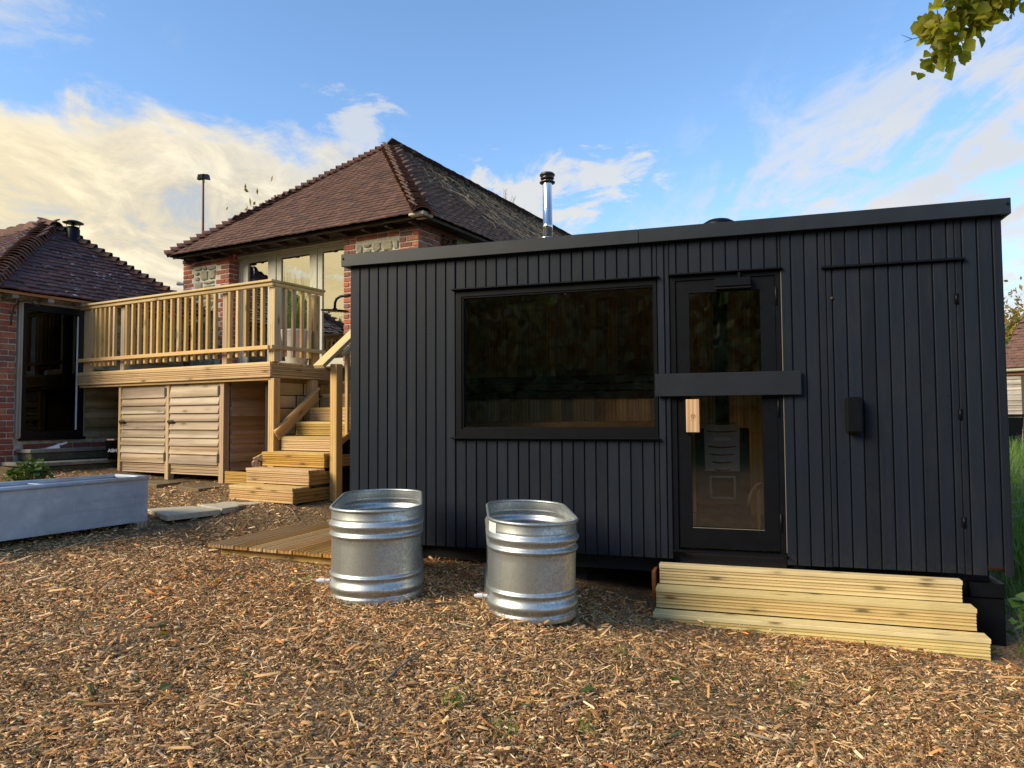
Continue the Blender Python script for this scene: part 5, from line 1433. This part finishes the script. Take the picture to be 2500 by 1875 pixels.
for p in anchors:
    ro = Euler((R(rl.uniform(-75, 10)), R(rl.uniform(-60, 60)), R(rl.uniform(0, 360))))
    piece('leaf', lm[rl.randrange(3)], tr, p + Vector((rl.gauss(0, .045), rl.gauss(0, .06), rl.gauss(0, .04))), ro, (1, 1, 1))
def crown(n, rx, ry, rz, leaf, seed, clumps=26, hollow=.35):
    """leaf sized faces gathered into clumps through the crown's volume"""
    r = np.random.RandomState(seed)
    c = r.normal(0, 1, (clumps, 3)); c /= np.linalg.norm(c, axis=1)[:, None]; c *= r.uniform(hollow, 1.0, (clumps, 1)); c *= (rx, ry, rz)
    k = r.randint(0, clumps, n); p = c[k] + r.normal(0, 1, (n, 3)) * np.array((rx, ry, rz)) * r.uniform(.10, .26, (clumps, 1))[k]
    a = r.normal(0, 1, (n, 3)); a /= np.linalg.norm(a, axis=1)[:, None]
    b_ = np.cross(a, r.normal(0, 1, (n, 3))); b_ /= np.linalg.norm(b_, axis=1)[:, None]
    s_ = leaf * r.uniform(.6, 1.3, (n, 1))
    V = np.stack([p - a*s_, p + b_*s_*.55, p + a*s_, p - b_*s_*.55], 1).reshape(-1, 3)
    F = np.arange(4*n).reshape(n, 4)
    return V, F
def crown_mesh(name, mat, *a):
    V, F = crown(*a); m = D.meshes.new(name); m.from_pydata(V.tolist(), [], F.tolist()); m.materials.append(mat); return m
def tree(name, label, x, y, h, cr, mesh, group=None, scale=1.0, lean=0):
    z = gz(x, y)
    t = thing(name, label, 'tree', (x, y, z), rnd.uniform(0, 6.28), group)
    MB().tube([(0, 0, -.2), (.04*h, 0, h*.35), (0, .03*h, h*.62), (0, 0, h*.9)], [.035*h, .026*h, .016*h, .004*h], 9).tube([(.03*h, 0, h*.32), (.18*h, .05*h, h*.55)], [.016*h, .005*h], 6).tube([(.02*h, .01*h, h*.40), (-.15*h, -.08*h, h*.66)], [.014*h, .004*h], 6).obj('trunk', M['bark'], t, smooth=True)
    piece('crown', mesh, t, (0, 0, h*(.52 if mesh is dark else .62)), (0, 0, 0), (cr, cr, h*(.50 if mesh is dark else .42))); return t
gold = crown_mesh('crown', M['leaf_gold'], 12000, 1, 1, 1, .045, 3, 40)
dark = crown_mesh('crown', M['leaf_dark'], 16000, 1, 1, 1, .06, 5, 46)
green = crown_mesh('crown', M['leaf_green'], 4200, 1, 1, 1, .05, 8, 26)
tree('autumn_tree', 'golden autumn tree standing behind the weatherboarded shed', 21.4, 29.5, 5.6, 2.3, gold)
tree('hedge_tree', 'green bushy tree below the golden one beside the shed roof', 17.6, 25.0, 3.6, 1.5, green)
tree('tall_autumn_tree', 'yellow tree top just showing over the barn roof hip', -8.3, 25.5, 7.85, 1.7, gold)
bt_ = [(-3.0, -10.5, 6.0, 2.6), (-7.0, -11.5, 6.5, 3.0), (-10.5, -9.0, 6.2, 2.9), (-13.5, -6.0, 5.6, 2.7), (1.5, -11.5, 5.8, 2.6), (-19.5, 1.5, 4.6, 2.1), (-21.5, 4.8, 4.4, 2.0), (-5.0, -14.5, 8.0, 3.4), (-22.5, 8.2, 4.2, 2.0)]
bl_ = ['dark tree reflected in the middle of the cabin window', 'broad dark tree reflected in the left of the cabin window', 'dark tree behind the viewer towards the left', 'dark tree at the left end of the row behind the viewer', 'dark tree reflected in the cabin door glass', 'low dark tree reflected in the barn doors', 'second low dark tree reflected in the barn doors', 'tall dark tree at the back of the row behind the viewer', 'farthest low dark tree reflected in the barn doors']
for (x, y, h, c_), lb in zip(bt_, bl_): tree('garden_tree', lb, x, y, h, c_, dark, 'trees behind the viewer seen in the glass')

hg = np.random.RandomState(9); V = []
for (xa, ya), (xb, yb), hh in (((6, -13.5), (-9, -14.5), 3.6), ((-9, -14.5), (-17, -7), 3.4), ((-17, -7), (-22.5, 1), 2.4), ((-22.5, 1), (-25, 13), 2.3)):
    n = int(math.hypot(xb-xa, yb-ya) * 900); q = hg.random(n); w_ = hg.normal(0, .35, n); dx, dy = xb-xa, yb-ya; l_ = math.hypot(dx, dy)
    p = np.c_[xa + dx*q - dy/l_*w_, ya + dy*q + dx/l_*w_, .4 + hg.random(n) * hh * (1 + .12*np.sin(q*40))]
    a = hg.normal(0, 1, (n, 3)); a /= np.linalg.norm(a, axis=1)[:, None]; b_ = np.cross(a, hg.normal(0, 1, (n, 3))); b_ /= np.linalg.norm(b_, axis=1)[:, None]
    s_ = .13 * hg.uniform(.6, 1.3, (n, 1)); V.append(np.stack([p - a*s_, p + b_*s_*.6, p + a*s_, p - b_*s_*.6], 1).reshape(-1, 3))
    V.append(np.array([(xa, ya, .1), (xb, yb, .1), (xb, yb, .4 + hh*.75), (xa, ya, .4 + hh*.75)]))     # upright sheet added inside the hedge to block bright sky gaps
V = np.concatenate(V); me = D.meshes.new('hedge'); me.from_pydata(V.tolist(), [], np.arange(len(V)).reshape(-1, 4).tolist()); me.materials.append(M['leaf_dark'])
tag(kind(piece('hedge', me), 'stuff'), 'dense dark hedge round the yard behind the viewer, seen in the glass', 'hedge')

# small plants
def leafy(name, label, x, y, n, rad, h, seed, z=None, leaf=.045):
    r = random.Random(seed); z = gz(x, y) if z is None else z
    t = thing(name, label, 'plant', (x, y, z))
    lv = MB(); stm = MB()
    for _ in range(n):
        a = r.uniform(0, 6.28); q = rad * math.sqrt(r.random()); hh = h * (1 - .6 * (q / rad) ** 2) * r.uniform(.5, 1.05)
        c_ = Vector((q*math.cos(a), q*math.sin(a), hh)); s_ = leaf * r.uniform(.6, 1.2)
        stm.tube([(c_.x*.3, c_.y*.3, 0), c_ - Vector((0, 0, .01))], .002, 3, False)
        ro = Euler((r.uniform(-.7, .7), r.uniform(-.7, .7), r.uniform(0, 6.28))).to_matrix(); m_ = 9; pv = [c_]
        for k in range(m_):
            b_ = 2*math.pi*k/m_; rr = s_ * (1.1 if k % 2 else .72); pv.append(c_ + ro @ Vector((rr*math.cos(b_), rr*math.sin(b_), .15*rr)))
        lv.add(pv, [(0, 1+k, 1+(k+1) % m_) for k in range(m_)])
    kind(lv.obj('leaves', M['leaf_green'], t, fix=False), 'stuff'); stm.obj('stems', M['leaf_green'], t, fix=False)
    return t
leafy('garden_plant', 'leafy green plant growing in front of the stone steps', -5.66, 8.45, 150, .24, .36, 2, gz(-5.66, 8.45) - .02, .042)
c = DO + UD * -.60 + ND * .35; leafy('weed', 'small green weed leaves under the end of the log store', c.x, c.y, 14, .13, .16, 3, .70)
c = DO + UD * .86 + ND * -.22; leafy('weed', 'bright green weed poking through the side of the stairs', c.x, c.y, 10, .06, .10, 6, .62, .03)
c = SO + US * 1.80 + NS * -.02; leafy('weed', 'green weed at the foot of the cabin corner by the grass', c.x, c.y, 26, .14, .38, 7)

# ------------------------------------------------------------ wood chips: each chip a little wedge, all of them one heap
def chips():
    r = np.random.RandomState(12)
    pts = []
    def zone(n, y0, y1, spread, smin, smax):
        y = y0 + (y1 - y0) * r.random(n); x = r.uniform(-1, 1, n) * (y * spread + .35)
        pts.append(np.c_[x, y, r.uniform(smin, smax, n)])
    zone(56000, 2.7, 3.6, .74, .36, .88); zone(64000, 3.6, 4.8, .74, .38, .88); zone(52000, 4.8, 6.2, .74, .42, .9); zone(46000, 6.2, 9.6, .74, .5, 1.0)
    zone(4000, 2.7, 4.4, .74, 1.1, 1.9); zone(3500, 4.4, 7.0, .74, 1.4, 2.0)
    for sg in (-1, 1):
        n = 13000; y = r.uniform(2.4, 8.0, n); pts.append(np.c_[sg * (y * .74 + .3 + 1.9 * r.random(n) ** 1.2), y, r.uniform(.8, 1.4, n)])
    P = np.concatenate(pts); x, y, s = P.T
    keep = np.ones(len(x), bool)
    for poly in EXCL: keep &= ~in_poly(x, y, poly)
    u = x * UD.x + y * UD.y - DO.dot(UD); v = x * ND.x + y * ND.y - DO.dot(ND)
    keep &= ~((v > .12) & (u < -.9)) & ~((u > .0) & (v > -.5))                 # under the deck and stairs
    s_ = x * US.x + y * US.y; d_ = x * NS.x + y * NS.y - 5.8
    keep &= ~((d_ > 1.3) & (s_ > S0)) & ~((s_ > 1.95) & (d_ > -.1))
    ou = -(x * UD.x + y * UD.y + 10.45); keep &= ~(ou > -.65)
    keep &= ~((s_ > -.65) & (s_ < 1.45) & (d_ > -.35) & (d_ < .0))
    x, y, s = x[keep], y[keep], s[keep]; n = len(x)
    z = gz_arr(x, y) + .012 * np.abs(r.normal(0, 1, n)) * s
    L = s * r.gamma(3.6, .0074, n) + .008; Wd = np.clip(s * r.gamma(3.2, .00165, n) + .0018, .0025, .018); H = Wd * r.uniform(.3, .8, n)
    long_ = r.random(n) < .10; L[long_] *= 2.2; Wd[long_] *= .5
    a = r.uniform(0, 2*np.pi, n); ti = r.normal(0, .33, n); ro = r.normal(0, .45, n)
    ca, sa, ct, st = np.cos(a), np.sin(a), np.cos(ti), np.sin(ti)
    ax = np.stack([ca*ct, sa*ct, st], 1); sd0 = np.stack([-sa, ca, 0*a], 1); up0 = np.cross(ax, sd0)
    sd = sd0 * np.cos(ro)[:, None] + up0 * np.sin(ro)[:, None]; up = np.cross(ax, sd)
    base = np.stack([x, y, z], 1)
    sk = r.uniform(-.3, .3, n)
    def V(i, j, k): return base + ax * (L * i * .5)[:, None] + sd * (Wd * j * .5)[:, None] + up * (H * k)[:, None]
    e0, e1 = r.uniform(.2, 1, n), r.uniform(.2, 1, n)
    vs = np.stack([V(-1, -e0, 0), V(1, -e1, 0), V(1, e1, 0), V(-1, e0, 0), V(-.78, -.5*e0+sk, 1), V(.78, -.5*e1+sk, 1), V(.78, .5*e1+sk, 1), V(-.78, .5*e0+sk, 1)], 1)
    f = np.array([(4, 5, 6, 7), (0, 1, 5, 4), (1, 2, 6, 5), (2, 3, 7, 6), (3, 0, 4, 7)])
    F = (np.arange(n)[:, None, None] * 8 + f[None]).reshape(-1, 4)
    m = D.meshes.new('wood_chips')
    m.vertices.add(n * 8); m.vertices.foreach_set('co', vs.reshape(-1).astype(np.float32))
    m.loops.add(len(F) * 4); m.loops.foreach_set('vertex_index', F.reshape(-1).astype(np.int32))
    m.polygons.add(len(F)); m.polygons.foreach_set('loop_start', (np.arange(len(F)) * 4).astype(np.int32)); m.polygons.foreach_set('loop_total', np.full(len(F), 4, np.int32))
    m.update(); m.validate()
    pal_ = np.array([(.34, .21, .10), (.42, .28, .145), (.27, .155, .07), (.50, .36, .21), (.20, .115, .05), (.12, .07, .035), (.36, .19, .08), (.30, .125, .05), (.33, .27, .20), (.09, .06, .035), (.60, .46, .29)])
    pr = np.array([.15, .16, .11, .13, .12, .12, .05, .02, .06, .06, .06]); pr /= pr.sum()
    c = pal_[r.choice(len(pal_), n, p=pr)] * r.uniform(.75, 1.85, (n, 1)) * np.array([1.38, 1.25, 1.05])
    # darker, damper drifts and ruddier ones by the tubs and the cabin, as they lie
    t_ = np.sin(x*1.7 + 1.1*np.sin(y*1.3)) * np.sin(y*2.1 + .8*np.sin(x*2.2))
    for q in range(14):                      # damp trodden patches and drifts of different size
        f_ = 1.2 * 1.28 ** q; a_ = r.uniform(0, 6.28); t_ = t_ + np.sin((x*np.cos(a_) + y*np.sin(a_)) * f_ + r.uniform(0, 6.28) + 1.5*np.sin(y*f_*.6)) * .42
    c *= np.where(r.random(n) < np.clip(.10 + .26*t_, .02, .60), .55, 1.0)[:, None]
    red = .35*np.exp(-((x + 1.9)**2/.8 + (y - 5.1)**2/.9)) + .9*np.exp(-((d_[keep] + .1)/.45)**2) * (s_[keep] > -3)
    rr = (r.random(n) < np.clip(red*.75, 0, .8)); c[rr] *= np.array([.98, .66, .42])
    gr = r.random(n) < .03; c[gr] = np.array([.07, .11, .03])
    col = np.c_[c, np.ones(n)].astype(np.float32)
    at = m.attributes.new('tone', 'FLOAT_COLOR', 'FACE'); at.data.foreach_set('color', np.repeat(col, 5, 0).reshape(-1))
    mt, t = newmat('wood chip')
    an = t.node('ShaderNodeAttribute'); an.attribute_name = 'tone'
    co = t.node('ShaderNodeTexCoord').outputs['Object']
    g = t.noise(co, 260, 2, .6)
    t.l.new(t.mix(t.step(g, .4, .65, 0, .35), an.outputs['Color'], (.10, .06, .03)), t.b.inputs['Base Color'])
    t.b.inputs['Roughness'].default_value = .78; t.b.inputs['Specular IOR Level'].default_value = .25
    m.materials.append(mt)
    tag(kind(piece('wood_chips', m), 'stuff'), 'brown wood chip mulch covering the whole yard', 'mulch')
chips()

# sticks, leaves and tufts one can point at
tg_ = [(-.62, 3.55, 1.1, .42, 'forked grey stick lying lowest left of centre'), (-.95, 4.05, -.5, .30, 'thin pale twig left of the first tub'), (-1.35, 3.75, -.35, .26, 'straight pale twig towards the lower left'),
       (.22, 3.42, .45, .24, 'pale peeled stick near the bottom centre'), (-.58, 4.62, 1.0, .30, 'curved twig curling out from under the nearer tub'), (1.05, 3.5, -.7, .28, 'split pale stick right of the bottom centre'),
       (-.15, 3.25, -.9, .30, 'reddish bramble stem low in the middle'), (1.55, 3.9, .2, .22, 'short stick in front of the long timber step'), (-2.3, 7.35, -.5, .30, 'pale branch piece behind the duckboard')]
for i, (x, y, a, L, lb) in enumerate(tg_):
    r = random.Random(40 + i); p = Vector((x, y, gz(x, y) + .022)); pts = []; rad = []
    for k in range(6):
        pts.append(Vector((p.x, p.y, gz(p.x, p.y) + .018 + r.uniform(0, .012)))); rad.append((.0075 if i in (0, 8) else .0048) * (1 - .12*k))
        a += r.uniform(-.28, .28); p = p + Vector((math.cos(a), math.sin(a), 0)) * L / 5
    mb = MB().tube([q - pts[0] for q in pts], rad, 6)
    if i in (0, 5): mb.tube([pts[2] - pts[0], pts[2] - pts[0] + Vector((.05, .09, .02))], [.005, .002], 5)
    tag(mb.obj('stick', M['redwood'] if i == 6 else M['twig'], None, pts[0], smooth=True), lb, 'stick', 'sticks lying on the chips')
lv_ = [(-1.9, 4.0, 'orange leaf lying flat at the left of the chips', 'leaf_gold'), (-.33, 4.4, 'yellowish leaf at the foot of the nearer tub', 'leaf_gold'), (.38, 4.12, 'pale curled leaf in front of the second tub', 'leaf_gold'), (-1.02, 3.72, 'green leaf between the sticks left of centre', 'leaf_green'),
       (.40, 3.62, 'bright green leaf near the bottom centre', 'leaf_green'), (1.42, 3.45, 'green leaf right of the bottom centre', 'leaf_green'), (-.10, 3.62, 'dark green leaf just left of the bottom centre', 'leaf_dark'), (2.05, 4.02, 'pale brown leaf before the end of the timber step', 'leaf_gold'),
       (-1.6, 3.4, 'dark green leaf at the lower left', 'leaf_dark'), (.85, 3.92, 'small green leaf below the second tub', 'leaf_green'), (-2.0, 5.0, 'brown leaf left of the first tub tap', 'leaf_gold')]
for i, (x, y, lb, mt) in enumerate(lv_):
    o = piece('fallen_leaf', leaf_mesh('fallen_' + mt, M[mt], .075, .026, .3, .3), None, (x, y, gz(x, y) + .030), (R(rnd.uniform(-14, 14)), R(rnd.uniform(-25, 25)), rnd.uniform(0, 6.28)))
    tag(o, lb, 'leaf', 'leaves fallen on the chips')
gt_ = [(-.28, 3.38, 40, .05, .12, 'low green grass tuft left of the bottom centre'), (.33, 3.22, 14, .04, .16, 'thin upright grass blades at the bottom centre'), (-.05, 3.18, 40, .07, .10, 'small grass tuft at the bottom edge'), (1.55, 4.02, 22, .05, .11, 'grass sprig in front of the timber step'),
       (-1.5, 5.15, 26, .10, .07, 'mossy grass patch beside the duckboard'), (.62, 4.25, 22, .05, .09, 'dark grass tuft right of the second tub'), (3.45, 4.75, 60, .14, .14, 'grass patch at the foot of the foundation blocks')]
for i, (x, y, n, rad, h, lb) in enumerate(gt_):
    tag(blades(n, rad, h*.5, h, .0028, 60 + i, .9).obj('grass_tuft', M['grass'], None, (x, y, gz(x, y)), fix=False), lb, 'grass', 'grass tufts in the chips')
